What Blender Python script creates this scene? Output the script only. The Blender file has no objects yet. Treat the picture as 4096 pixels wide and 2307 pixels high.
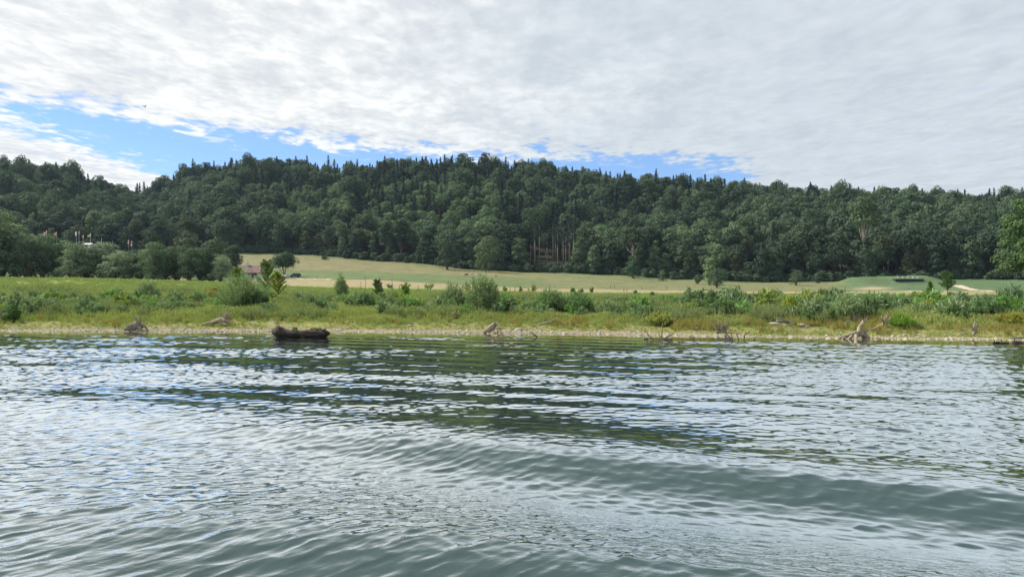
import bpy, math, random
import numpy as np
from mathutils import Vector, Matrix
R = math.radians
# ------------------------------------------------------------------ camera, world, sun, exposure
sc = bpy.context.scene
COL = sc.collection
CAMZ = 3.1
cam_d = bpy.data.cameras.new('camera'); cam = bpy.data.objects.new('camera', cam_d); COL.objects.link(cam)
cam.location = (0, 0, CAMZ); cam.rotation_euler = (R(90), 0, 0)
cam_d.sensor_width = 36; cam_d.lens = 26; cam_d.clip_start = 0.1; cam_d.clip_end = 20000
sc.camera = cam
sc.view_settings.view_transform = 'Standard'; sc.view_settings.look = 'None'
sc.view_settings.gamma = 1; sc.view_settings.use_curve_mapping = False
sc.view_settings.exposure = 0.72
sc.cycles.max_bounces = 6; sc.cycles.diffuse_bounces = 2; sc.cycles.glossy_bounces = 3
sc.cycles.transmission_bounces = 3; sc.cycles.transparent_max_bounces = 6; sc.cycles.volume_bounces = 0
sc.cycles.sample_clamp_indirect = 3.0; sc.cycles.use_denoising = True
SUN_DIR = Vector((-0.93, 0.36, 0)).normalized()          # where the sun stands, seen from above
SUN_EL = R(44)
sun_vec = Vector((SUN_DIR.x*math.cos(SUN_EL), SUN_DIR.y*math.cos(SUN_EL), math.sin(SUN_EL)))
sun_d = bpy.data.lights.new('sun', 'SUN'); sun_d.energy = 4.8; sun_d.angle = R(0.6); sun_d.color = (1.0, 0.94, 0.84)
sun = bpy.data.objects.new('sun', sun_d); COL.objects.link(sun)
sun.rotation_euler = sun_vec.to_track_quat('Z', 'Y').to_euler()
sun.location = (0, 0, 300)

class NT:
    """small helper for writing node trees"""
    def __init__(s, tree): s.t = tree; s.n = tree.nodes; s.l = tree.links
    def put(s, sock, v):
        if v is None: return
        if isinstance(v, bpy.types.NodeSocket): s.l.new(v, sock)
        else:
            if hasattr(sock.default_value, '__len__') and not isinstance(v, (int, float)):
                v = tuple(v)
                if len(sock.default_value) == 4 and len(v) == 3: v = v + (1.0,)
            sock.default_value = v
    def node(s, typ, ins=None, **props):
        n = s.n.new(typ)
        for k, v in props.items(): setattr(n, k, v)
        for k, v in (ins or {}).items(): s.put(n.inputs[k], v)
        return n
    def m(s, op, a, b=None, c=None, clamp=False):
        n = s.n.new('ShaderNodeMath'); n.operation = op; n.use_clamp = clamp
        for i, v in enumerate((a, b, c)):
            if v is not None: s.put(n.inputs[i], v)
        return n.outputs[0]
    def vm(s, op, a, b=None):
        n = s.n.new('ShaderNodeVectorMath'); n.operation = op
        s.put(n.inputs[0], a)
        if b is not None: s.put(n.inputs[1], b)
        return n.outputs[0] if op not in ('DOT_PRODUCT', 'LENGTH') else n.outputs['Value']
    def mix(s, f, a, b, mode='MIX'):
        n = s.n.new('ShaderNodeMix'); n.data_type = 'RGBA'; n.blend_type = mode
        s.put(n.inputs[0], f); s.put(n.inputs[6], a); s.put(n.inputs[7], b)
        return n.outputs[2]
    def noise(s, vec, scale, detail=4, rough=0.55, dist=0.0, out=0, dim='3D'):
        n = s.n.new('ShaderNodeTexNoise'); n.noise_dimensions = dim
        s.put(n.inputs['Vector'], vec); s.put(n.inputs['Scale'], scale); s.put(n.inputs['Detail'], detail)
        s.put(n.inputs['Roughness'], rough); s.put(n.inputs['Distortion'], dist)
        return n.outputs[out]
    def ramp(s, f, stops):
        n = s.n.new('ShaderNodeValToRGB'); e = n.color_ramp.elements
        while len(e) < len(stops): e.new(0.5)
        for i, (p, c) in enumerate(stops):
            e[i].position = p; e[i].color = tuple(c) + (1,) if len(c) == 3 else c
        s.put(n.inputs[0], f); return n.outputs[0]
    def ss(s, x, a, b):      # smoothstep
        n = s.n.new('ShaderNodeMapRange'); n.interpolation_type = 'SMOOTHSTEP'
        s.put(n.inputs[0], x); s.put(n.inputs[1], a); s.put(n.inputs[2], b); s.put(n.inputs[3], 0.0); s.put(n.inputs[4], 1.0)
        return n.outputs[0]
    def xyz(s, x, y, z):
        n = s.n.new('ShaderNodeCombineXYZ'); s.put(n.inputs[0], x); s.put(n.inputs[1], y); s.put(n.inputs[2], z)
        return n.outputs[0]

world = bpy.data.worlds.new('World'); sc.world = world; world.use_nodes = True
wt = world.node_tree; wt.nodes.clear(); W = NT(wt)
tc = W.node('ShaderNodeTexCoord').outputs['Generated']
sep = W.node('ShaderNodeSeparateXYZ', {0: tc})
dx, dy, dz = sep.outputs
sky = W.node('ShaderNodeTexSky', sky_type='NISHITA', sun_disc=False, sun_elevation=SUN_EL,
             sun_rotation=math.atan2(SUN_DIR.x, SUN_DIR.y), altitude=400, air_density=1.0, dust_density=0.4, ozone_density=1.0).outputs[0]
blue = W.vm('ADD', W.mix(1.0, sky, (0.55, 0.70, 0.95), 'MULTIPLY'), (0.35, 0.60, 1.1))
zz = W.m('MAXIMUM', dz, 0.035)
# the cloud sheet is a level plane high above: project the direction on it
pn = W.vm('NORMALIZE', tc)
P0 = W.xyz(W.m('DIVIDE', dx, zz), W.m('DIVIDE', dy, zz), 0.0)
px_, py_ = W.m('DIVIDE', dx, zz), W.m('DIVIDE', dy, zz)
# cell streets: rotate a little so that rows run diagonally
rot = W.node('ShaderNodeMapping', {'Vector': P0, 'Rotation': (0, 0, R(6)), 'Scale': (1.0, 0.62, 1.0)}).outputs[0]
n1 = W.noise(rot, 10.5, 6, 0.56, 0.18)          # altocumulus flakes
n2 = W.noise(rot, 2.7, 4, 0.55, 0.3)
n3 = W.noise(P0, 0.55, 3, 0.5, 0.0)
n4 = W.noise(rot, 22.0, 4, 0.6, 0.2)
# edge of the big cloud sheet as a curve over the plane
cv = W.node('ShaderNodeFloatCurve')
pts = [(-5.0, 2.7), (-2.65, 4.08), (-2.16, 4.50), (-1.66, 4.92), (-0.96, 5.45), (-0.63, 5.65), (0.3, 5.75), (1.08, 5.80), (1.9, 6.15), (2.6, 8.5), (5.0, 20.0)]
c = cv.mapping.curves[0]
while len(c.points) < len(pts): c.points.new(0.5, 0.5)
for i, (a, b) in enumerate(pts): c.points[i].location = ((a+5)/10, b/20); c.points[i].handle_type = 'VECTOR'
cv.mapping.update()
W.put(cv.inputs['Value'], W.m('DIVIDE', W.m('ADD', px_, 5.0), 10.0, clamp=True))
edge = W.m('MULTIPLY', cv.outputs[0], 20.0)
d1 = W.m('MULTIPLY', W.m('SUBTRACT', edge, py_), 0.95)
d2 = W.m('MULTIPLY', W.m('MINIMUM', W.m('SUBTRACT', -3.0, px_), W.m('SUBTRACT', py_, 4.45)), 1.5)
bk = W.m('SUBTRACT', 1.0, W.ss(dy, 0.0, 0.25))   # behind the camera: all cloud
cov = W.m('ADD', W.m('MAXIMUM', d1, d2), W.m('MULTIPLY', bk, 6.0))
cov = W.m('MINIMUM', cov, 1.2)
nn = W.m('ADD', W.m('MULTIPLY', W.m('SUBTRACT', n1, 0.5), 1.9), W.m('MULTIPLY', W.m('SUBTRACT', n2, 0.5), 2.4))
a = W.ss(W.m('ADD', cov, nn), -0.12, 0.42)
# scattered little flakes in the blue
wisps = W.m('MULTIPLY', W.ss(W.noise(W.node('ShaderNodeMapping', {'Vector': P0, 'Scale': (1.0, 1.0, 1.0), 'Location': (3, 1, 0)}).outputs[0], 2.4, 7, 0.62, 0.3), 0.56, 0.74), 0.8)
a = W.m('MAXIMUM', a, wisps)
thin = W.m('SUBTRACT', 1.0, W.m('MULTIPLY', W.ss(n2, 0.58, 0.85), 0.35))
a = W.m('MULTIPLY', a, thin)
shade = W.m('ADD', W.m('ADD', W.m('MULTIPLY', n1, 0.38), W.m('MULTIPLY', n2, 0.52)), W.m('MULTIPLY', n4, 0.12))
warm = W.ramp(shade, [(0.41, (0.64, 0.67, 0.71)), (0.50, (0.76, 0.78, 0.79)), (0.59, (0.92, 0.93, 0.92))])
cool = W.ramp(shade, [(0.40, (0.50, 0.56, 0.62)), (0.50, (0.555, 0.612, 0.67)), (0.62, (0.62, 0.67, 0.72))])
side = W.ss(W.m('ADD', W.m('MULTIPLY', dx, 1.0), W.m('MULTIPLY', W.m('SUBTRACT', n3, 0.5), 0.9)), -0.35, 0.30)
cl = W.mix(side, warm, cool)
hz = W.ss(dz, 0.30, 0.06)
bg_sky = W.node('ShaderNodeBackground', {0: blue, 1: 0.088})
bg_cl = W.node('ShaderNodeBackground', {0: cl, 1: 0.70})
ms = W.node('ShaderNodeMixShader', {0: a, 1: bg_sky.outputs[0], 2: bg_cl.outputs[0]})
wo = W.node('ShaderNodeOutputWorld'); wt.links.new(ms.outputs[0], wo.inputs['Surface'])

# ------------------------------------------------------------------ helpers
def tag(o, label=None, cat=None, group=None, kind=None):
    if label: o['label'] = label
    if label and len(label.split()) > 16: print('LONG', label)
    if cat: o['category'] = cat
    if group: o['group'] = group
    if kind: o['kind'] = kind
    return o
def empty(name, loc=(0, 0, 0), rz=0.0, s=1.0):
    o = bpy.data.objects.new(name, None); COL.objects.link(o); o.location = loc; o.rotation_euler = (0, 0, rz)
    o.scale = (s, s, s) if not hasattr(s, '__len__') else s
    o.empty_display_size = 0.3
    return o
def link(name, me, parent=None):
    o = bpy.data.objects.new(name, me); COL.objects.link(o)
    if parent: o.parent = parent
    return o
def mesh_np(name, verts, faces, mats=(), smooth=False, fmat=None):
    """verts (N,3); faces (M,k) array or list of arrays with the same / mixed k"""
    me = bpy.data.meshes.new(name)
    if not isinstance(faces, list): faces = [faces]
    faces = [np.asarray(f, dtype=np.int32) for f in faces if len(f)]
    nv = len(verts); me.vertices.add(nv)
    me.vertices.foreach_set('co', np.asarray(verts, dtype=np.float32).ravel())
    loops = np.concatenate([f.ravel() for f in faces]); tot = np.concatenate([np.full(len(f), f.shape[1], dtype=np.int32) for f in faces])
    me.loops.add(len(loops)); me.loops.foreach_set('vertex_index', loops)
    me.polygons.add(len(tot)); start = np.concatenate([[0], np.cumsum(tot)[:-1]]).astype(np.int32)
    me.polygons.foreach_set('loop_start', start)
    me.polygons.foreach_set('loop_total', tot)
    me.polygons.foreach_set('use_smooth', np.full(len(tot), smooth, dtype=bool))
    for m in mats: me.materials.append(m)
    if fmat is not None: me.polygons.foreach_set('material_index', np.asarray(fmat, dtype=np.int32))
    me.update(calc_edges=True); me.validate()
    return me
class MB:
    def __init__(s): s.v = []; s.q = []; s.t = []; s.n = 0
    def add(s, v, q=None, t=None):
        v = np.asarray(v, dtype=float)
        if q is not None and len(q): s.q.append(np.asarray(q) + s.n)
        if t is not None and len(t): s.t.append(np.asarray(t) + s.n)
        s.v.append(v); s.n += len(v)
    def box(s, x0, y0, z0, x1, y1, z1, rz=0, c=(0, 0, 0)):
        v = np.array([[x, y, z] for z in (z0, z1) for y in (y0, y1) for x in (x0, x1)], dtype=float)
        if rz:
            ca, sa = math.cos(rz), math.sin(rz); v[:, :2] = np.stack([v[:, 0]*ca - v[:, 1]*sa, v[:, 0]*sa + v[:, 1]*ca], 1)
        s.add(v + np.array(c), [[0, 2, 3, 1], [4, 5, 7, 6], [0, 1, 5, 4], [2, 6, 7, 3], [0, 4, 6, 2], [1, 3, 7, 5]])
    def build(s, name, mat, parent=None, smooth=False):
        me = s.mesh(name, mat, smooth); return link(name, me, parent)
    def mesh(s, name, mat, smooth=False):
        f = []
        if s.q: f.append(np.concatenate(s.q))
        if s.t: f.append(np.concatenate(s.t))
        return mesh_np(name, np.concatenate(s.v), f, mat if isinstance(mat, (list, tuple)) else [mat], smooth)
def tube(mb, pts, rad, n=7, rough=0.0, rng=None, cap=True, flat=1.0):
    pts = np.asarray(pts, dtype=float); rad = np.asarray(rad, dtype=float) * np.ones(len(pts))
    d = np.gradient(pts, axis=0); d /= (np.linalg.norm(d, axis=1)[:, None] + 1e-9)
    ref = np.array([0, 0, 1.0]) if abs(d[0][2]) < 0.85 else np.array([1.0, 0, 0])
    V = []
    a = np.linspace(0, 2*np.pi, n, endpoint=False)
    prof = 1 + (rng.uniform(-rough, rough, n) if rough else 0)
    for i in range(len(pts)):
        u = np.cross(d[i], ref); u /= np.linalg.norm(u) + 1e-9
        w = np.cross(u, d[i])
        r = rad[i] * prof * (1 + (rng.uniform(-rough*0.7, rough*0.7, n) if rough else 0))
        V.append(pts[i] + np.outer(np.cos(a)*r, u) + np.outer(np.sin(a)*r*flat, w))
    V = np.concatenate(V); q = []
    for i in range(len(pts)-1):
        for k in range(n):
            q.append([i*n+k, i*n+(k+1) % n, (i+1)*n+(k+1) % n, (i+1)*n+k])
    t = []
    if cap:
        V = np.concatenate([V, pts[:1], pts[-1:]]); c0 = len(V)-2
        for k in range(n):
            t.append([c0, (k+1) % n, k]); t.append([c0+1, (len(pts)-1)*n+k, (len(pts)-1)*n+(k+1) % n])
    mb.add(V, q, t)
def leaves(centers, axis, nrm, L, Wd, rng):
    """diamond leaves with a slight fold; axis = long direction, nrm = facing"""
    n = len(centers)
    axis = axis / (np.linalg.norm(axis, axis=1)[:, None] + 1e-9)
    side = np.cross(axis, nrm); side /= (np.linalg.norm(side, axis=1)[:, None] + 1e-9)
    nn = np.cross(side, axis)
    L = np.asarray(L)*np.ones(n); Wd = np.asarray(Wd)*np.ones(n)
    a = centers - axis*L[:, None]*0.5; b = centers + axis*L[:, None]*0.5
    c1 = centers + side*Wd[:, None]*0.5 + nn*Wd[:, None]*0.12; c2 = centers - side*Wd[:, None]*0.5 + nn*Wd[:, None]*0.12
    v = np.stack([a, c2, b, c1], 1).reshape(-1, 3)
    q = np.arange(4*n).reshape(-1, 4)
    return v, q
def unit(v): return v/(np.linalg.norm(v, axis=-1, keepdims=True)+1e-9)
# value noise
def _h(ix, iy, s):
    x = (ix.astype(np.int64)*374761393 + iy.astype(np.int64)*668265263 + s*1442695041) & 0x7fffffff
    x = ((x ^ (x >> 13)) * 1274126177) & 0x7fffffff
    return ((x ^ (x >> 16)) & 0xffff)/65535.0
def vnoise(x, y, s=0):
    x = np.asarray(x, float); y = np.asarray(y, float)
    ix, iy = np.floor(x), np.floor(y); fx, fy = x-ix, y-iy
    fx = fx*fx*(3-2*fx); fy = fy*fy*(3-2*fy)
    a = _h(ix, iy, s); b = _h(ix+1, iy, s); c = _h(ix, iy+1, s); d = _h(ix+1, iy+1, s)
    return (a*(1-fx)+b*fx)*(1-fy) + (c*(1-fx)+d*fx)*fy
def fbm(x, y, s=0, o=4):
    r = 0; a = 0.5; t = 0
    for i in range(o): r = r + a*vnoise(x*2**i, y*2**i, s+i*17); t += a; a *= 0.5
    return r/t
def sstep(x, a, b): t = np.clip((x-a)/(b-a), 0, 1); return t*t*(3-2*t)

# ------------------------------------------------------------------ terrain: one height function everything stands on
F = 2960.0       # focal length in photograph pixels, used only to read real positions off the photo
def zf(Y, yp): return CAMZ - (yp-1152)/F*Y
# per column: waterline distance, far knots (Y, photo row), forest edge distance, ridge distance, skyline row
COLS = [
 (-700, 54, [(95,1178),(130,1140),(160,1112),(172,1112)], [(195,5.0),(228,9),(256,16.2),(330,20)], 400, 600, 640),
 (0,    53.3, [(95,1178),(130,1140),(160,1112),(172,1112)], [(195,5.0),(228,9),(256,16.2),(330,20)], 400, 600, 640),
 (300,  53.2, [(95,1180),(130,1142),(160,1114),(172,1114)], [(195,4.6),(228,9),(256,16.0),(330,20)], 400, 640, 682),
 (620,  53, [(95,1183),(130,1148),(163,1122),(175,1122)], [(200,4.3),(228,8),(256,14.5),(330,18)], 410, 760, 712),
 (760,  53, [(95,1185),(130,1152),(165,1126),(200,1123)], [(240,5.5),(270,7.5),(300,10.5)], 430, 720, 650),
 (950,  53, [(95,1190),(130,1158),(165,1136),(210,1128)], [(250,5.8),(272,7.0),(300,8.7)], 440, 700, 640),
 (1150, 52.8, [(95,1196),(165,1150),(205,1142),(240,1128),(272,1113)], [(292,7.4),(300,7.9),(330,10.2)], 450, 700, 648),
 (1500, 52.3, [(95,1202),(165,1162),(190,1150),(240,1124),(262,1117)], [(330,9.6)], 430, 700, 654),
 (1850, 51.8, [(95,1206),(165,1168),(190,1158),(250,1138),(262,1133)], [(330,8.0)], 400, 690, 645),
 (2100, 51.2, [(95,1208),(165,1172),(190,1165),(250,1151),(262,1147)], [(330,7.2)], 400, 690, 650),
 (2400, 50, [(95,1210),(190,1170),(250,1154)], [(330,6.2)], 390, 690, 685),
 (2700, 48.4, [(95,1210),(190,1173),(250,1158)], [(310,5.0)], 370, 650, 698),
 (3000, 47.2, [(95,1208),(190,1174),(250,1161)], [(300,4.2)], 350, 620, 725),
 (3400, 45.9, [(95,1206),(190,1175),(240,1164)], [(290,3.9)], 345, 600, 752),
 (3750, 45, [(95,1206),(180,1181),(230,1162)], [(280,4.2)], 335, 600, 765),
 (4096, 44.1, [(95,1206),(180,1182),(230,1160)], [(270,5.0)], 325, 600, 745),
 (4900, 42.5, [(95,1206),(180,1182),(230,1158)], [(270,5.0)], 320, 600, 735),
]
EDGE_ROW = [1040, 1040, 1040, 1030, 1020, 1012, 1014, 1043, 1075, 1088, 1098, 1118, 1130, 1124, 1118, 1118, 1112]
T_NEAR = [(-60, -5.0), (-12, -1.6), (-3, -0.35), (0, 0.0), (1.5, 0.13), (3.2, 0.34), (8, 0.72), (14, 0.98), (25, 1.15)]
colU = np.array([(c[0]-2048)/F for c in COLS])
YG = np.concatenate([np.arange(-20, 110, 0.5), np.arange(110, 460, 2.0), np.arange(460, 1300, 5.0)])
ZT = []; EDGE = []; RIDGE = []
for k, (px, yw, far, far2, ye, yr, sky_row) in enumerate(COLS):
    kn = [(yw+t, z) for t, z in T_NEAR] + [(y, zf(y, r)) for y, r in far] + list(far2)
    ze = zf(ye, EDGE_ROW[k]); zr = CAMZ + (1152-sky_row)/F*yr - 23.5
    kn.append((ye, ze))
    for s_ in (0.15, 0.3, 0.45, 0.6, 0.75, 0.88, 1.0):
        f_ = 0.55*s_ + 0.45*(s_*s_*(3-2*s_)) if s_ < 1 else 1
        kn.append((ye+(yr-ye)*s_, ze+(zr-ze)*f_))
    kn += [(yr+60, zr-6), (yr+200, zr-45), (yr+600, zr-60)]
    a_ = np.interp(YG, [p[0] for p in kn], [p[1] for p in kn])
    ZT.append(a_); EDGE.append(ye); RIDGE.append(yr)
ZT = np.array(ZT); EDGE = np.array(EDGE, float); RIDGE = np.array(RIDGE, float)
def ucoord(x, y): return np.clip(x/np.maximum(y, 25.0), colU[0], colU[-1])
def edgeY(x, y): return np.interp(ucoord(x, y), colU, EDGE)
def ridgeY(x, y): return np.interp(ucoord(x, y), colU, RIDGE)
def waterY(x, y): return np.interp(ucoord(x, y), colU, [c[1] for c in COLS])
def ground(x, y):
    x = np.atleast_1d(np.asarray(x, float)); y = np.atleast_1d(np.asarray(y, float)) + 0*x; x = x + 0*y
    u = ucoord(x, y)
    k = np.clip(np.searchsorted(colU, u)-1, 0, len(colU)-2)
    w = (u-colU[k])/(colU[k+1]-colU[k])
    yi = np.interp(y, YG, np.arange(len(YG)))
    i0 = np.clip(yi.astype(int), 0, len(YG)-2); fy = yi-i0
    za = ZT[k, i0]*(1-fy)+ZT[k, i0+1]*fy; zb = ZT[k+1, i0]*(1-fy)+ZT[k+1, i0+1]*fy
    z = za*(1-w)+zb*w
    t = y - waterY(x, y)
    # small unevenness of bank, meadow and hill
    z = z + (fbm(x/3.1, y/3.1, 3)-0.5)*0.35*sstep(t, 2, 9) + (fbm(x/0.9, y/0.9, 9, 2)-0.5)*0.12*sstep(t, 0, 2)
    z = z + (fbm(x/9, y/5, 31, 2)-0.5)*0.16*sstep(t, -1.5, 0.5)*(1-sstep(t, 3, 6))
    e = edgeY(x, y); f = sstep(y, e+15, e+110)*(1-0.85*sstep(y, ridgeY(x, y)-70, ridgeY(x, y)-5))
    z = z + f*((fbm(x/95+3, y/95, 51, 3)-0.5)*34)
    # a dry valley that cuts the hill left of the lone field tree
    vx = -235 + (y-430)*(-0.38); z = z - 20*np.exp(-((x-vx)/34)**2)*sstep(y, 440, 520)*(1-sstep(y, 640, 740))
    # grassed bank of the shooting range
    z = z + 3.3*np.exp(-(np.maximum(np.abs(x-153)-13, 0)/7.0)**2)*np.exp(-(np.maximum(np.abs(y-300)-2, 0)/7.0)**2)
    return z
def gz(x, y): return float(ground(x, y)[0])
def hit(px, py, y0=44.0, y1=640.0):
    """where the ray through this photo pixel meets the ground"""
    Y = np.arange(y0, y1, 0.25); x = (px-2048)/F*Y; z = CAMZ-(py-1152)/F*Y
    g = ground(x, Y); k = np.argmax(g >= z) if (g >= z).any() else len(Y)-1
    return float(x[k]), float(Y[k]), float(g[k])
def at(px, Y):
    x = (px-2048)/F*Y; return x, Y, gz(x, Y)
# ------------------------------------------------------------------ materials
def new_mat(name):
    m = bpy.data.materials.new(name); m.use_nodes = True; m.node_tree.nodes.clear(); return m, NT(m.node_tree)
def out(N, sh): o = N.node('ShaderNodeOutputMaterial'); N.l.new(sh, o.inputs['Surface'])
def bsdf(N, col, rough=0.8, normal=None, spec=0.3, metal=0.0):
    p = N.node('ShaderNodeBsdfPrincipled', {'Base Color': col, 'Roughness': rough, 'Specular IOR Level': spec, 'Metallic': metal})
    if normal is not None: N.l.new(normal, p.inputs['Normal'])
    return p.outputs[0]
def leaf_mat(name, c0, c1, c2=None, trans=0.30, stand=0.0, rough=0.75, spec=0.15):
    """leaf colours vary per leaf, per plant and, for a wood, from stand to stand"""
    m, N = new_mat(name)
    g = N.node('ShaderNodeNewGeometry'); oi = N.node('ShaderNodeObjectInfo')
    col = N.mix(g.outputs['Random Per Island'], c0, c1)
    f = oi.outputs['Random']
    if stand:
        ns = N.noise(oi.outputs['Location'], 1.0/stand, 2, 0.5)
        f = N.m('ADD', N.m('MULTIPLY', f, 0.6), N.m('MULTIPLY', N.m('SUBTRACT', ns, 0.3), 1.0), clamp=True)
    col = N.mix(f, col, N.mix(1.0, col, c2 or (0.62, 0.66, 0.72), 'MULTIPLY'))
    col = N.mix(1.0, col, oi.outputs['Color'], 'MULTIPLY')
    b = bsdf(N, col, rough, spec=spec)
    t = N.node('ShaderNodeBsdfTranslucent', {'Color': N.mix(1.0, col, (1.0, 1.15, 0.55), 'MULTIPLY')})
    ms = N.node('ShaderNodeMixShader', {0: trans, 1: b, 2: t.outputs[0]}); out(N, ms.outputs[0])
    return m
def bark_mat(name, c0, c1, scale=4.0, stretch=(1, 1, 0.25), bump=0.5, rough=0.9):
    m, N = new_mat(name)
    tcn = N.node('ShaderNodeTexCoord').outputs['Object']
    mp = N.node('ShaderNodeMapping', {'Vector': tcn, 'Scale': stretch}).outputs[0]
    n = N.noise(mp, scale, 6, 0.65, 0.3)
    col = N.ramp(n, [(0.34, c0), (0.66, c1)])
    bn = N.node('ShaderNodeBump', {'Height': n, 'Strength': bump, 'Distance': 0.06})
    out(N, bsdf(N, col, rough, bn.outputs[0], 0.2)); return m
def plain(name, c, rough=0.7, var=0.12, scale=3.0, metal=0.0, spec=0.4):
    m, N = new_mat(name)
    n = N.noise(N.node('ShaderNodeTexCoord').outputs['Object'], scale, 5, 0.6)
    col = N.mix(n, tuple(v*(1-var) for v in c), tuple(min(1, v*(1+var)) for v in c))
    out(N, bsdf(N, col, rough, metal=metal, spec=spec)); return m
M = {}
M['broad'] = leaf_mat('broadleaf_foliage', (0.068, 0.115, 0.072), (0.140, 0.200, 0.108), (0.34, 0.36, 0.44), 0.22, stand=55)
M['broadpale'] = leaf_mat('pale_stand_foliage', (0.100, 0.160, 0.090), (0.185, 0.255, 0.135), (0.60, 0.64, 0.66), 0.25)
M['pale'] = leaf_mat('pale_foliage', (0.065, 0.118, 0.050), (0.125, 0.19, 0.08), (0.75, 0.8, 0.8), 0.25)
M['conifer'] = leaf_mat('needle_foliage', (0.022, 0.044, 0.038), (0.042, 0.066, 0.048), (0.70, 0.72, 0.78), 0.10, stand=90)
M['willowtree'] = leaf_mat('willow_tree_foliage', (0.075, 0.10, 0.065), (0.15, 0.18, 0.125), (0.66, 0.72, 0.62), 0.22)
M['willow'] = leaf_mat('willow_leaves', (0.17, 0.235, 0.125), (0.31, 0.38, 0.23), (0.72, 0.78, 0.70), 0.30)
M['dkshrub'] = leaf_mat('dark_shrub_leaves', (0.085, 0.14, 0.045), (0.16, 0.225, 0.075), (0.8, 0.8, 0.8), 0.30)
M['yellow'] = leaf_mat('yellow_green_leaves', (0.15, 0.20, 0.035), (0.29, 0.33, 0.055), (0.85, 0.85, 0.8), 0.35)
M['orange'] = leaf_mat('orange_leaves', (0.30, 0.20, 0.03), (0.46, 0.29, 0.04), (0.85, 0.85, 0.8), 0.35)
M['herb'] = leaf_mat('herb_leaves', (0.235, 0.265, 0.09), (0.40, 0.42, 0.16), (0.66, 0.78, 0.72), 0.30, stand=9)
M['weed'] = leaf_mat('weed_leaves', (0.15, 0.20, 0.085), (0.27, 0.31, 0.16), (0.75, 0.72, 0.66), 0.30, stand=7)
M['reed'] = leaf_mat('reed_blades', (0.22, 0.20, 0.06), (0.38, 0.33, 0.12), (0.8, 0.75, 0.7), 0.30)
M['grass'] = leaf_mat('grass_blades', (0.18, 0.245, 0.085), (0.30, 0.365, 0.145), (0.9, 0.8, 0.8), 0.30, stand=16)
M['bark'] = bark_mat('tree_bark', (0.07, 0.055, 0.04), (0.20, 0.16, 0.125), 3.0)
M['bark_pale'] = bark_mat('pale_tree_bark', (0.22, 0.20, 0.18), (0.46, 0.42, 0.37), 2.0)
M['twig'] = bark_mat('twig_bark', (0.08, 0.07, 0.04), (0.16, 0.13, 0.08), 8.0)
M['drift'] = bark_mat('driftwood_bleached', (0.10, 0.082, 0.06), (0.37, 0.315, 0.24), 6.0, (2.2, 2.2, 1.2), 0.9)
M['drift_grey'] = bark_mat('driftwood_grey', (0.06, 0.05, 0.042), (0.26, 0.23, 0.195), 6.0, (2.2, 2.2, 1.4), 0.9)
M['drift_dark'] = bark_mat('driftwood_wet_dark', (0.008, 0.007, 0.006), (0.055, 0.045, 0.036), 3.4, (0.7, 2.0, 2.6), 1.0, 0.75)
M['drift_red'] = bark_mat('driftwood_brown', (0.055, 0.036, 0.028), (0.21, 0.145, 0.11), 6.0, (2.2, 2.2, 1.4), 0.9)
M['stone'] = plain('river_stone', (0.31, 0.275, 0.22), 0.85, 0.4, 2.0)

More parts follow.
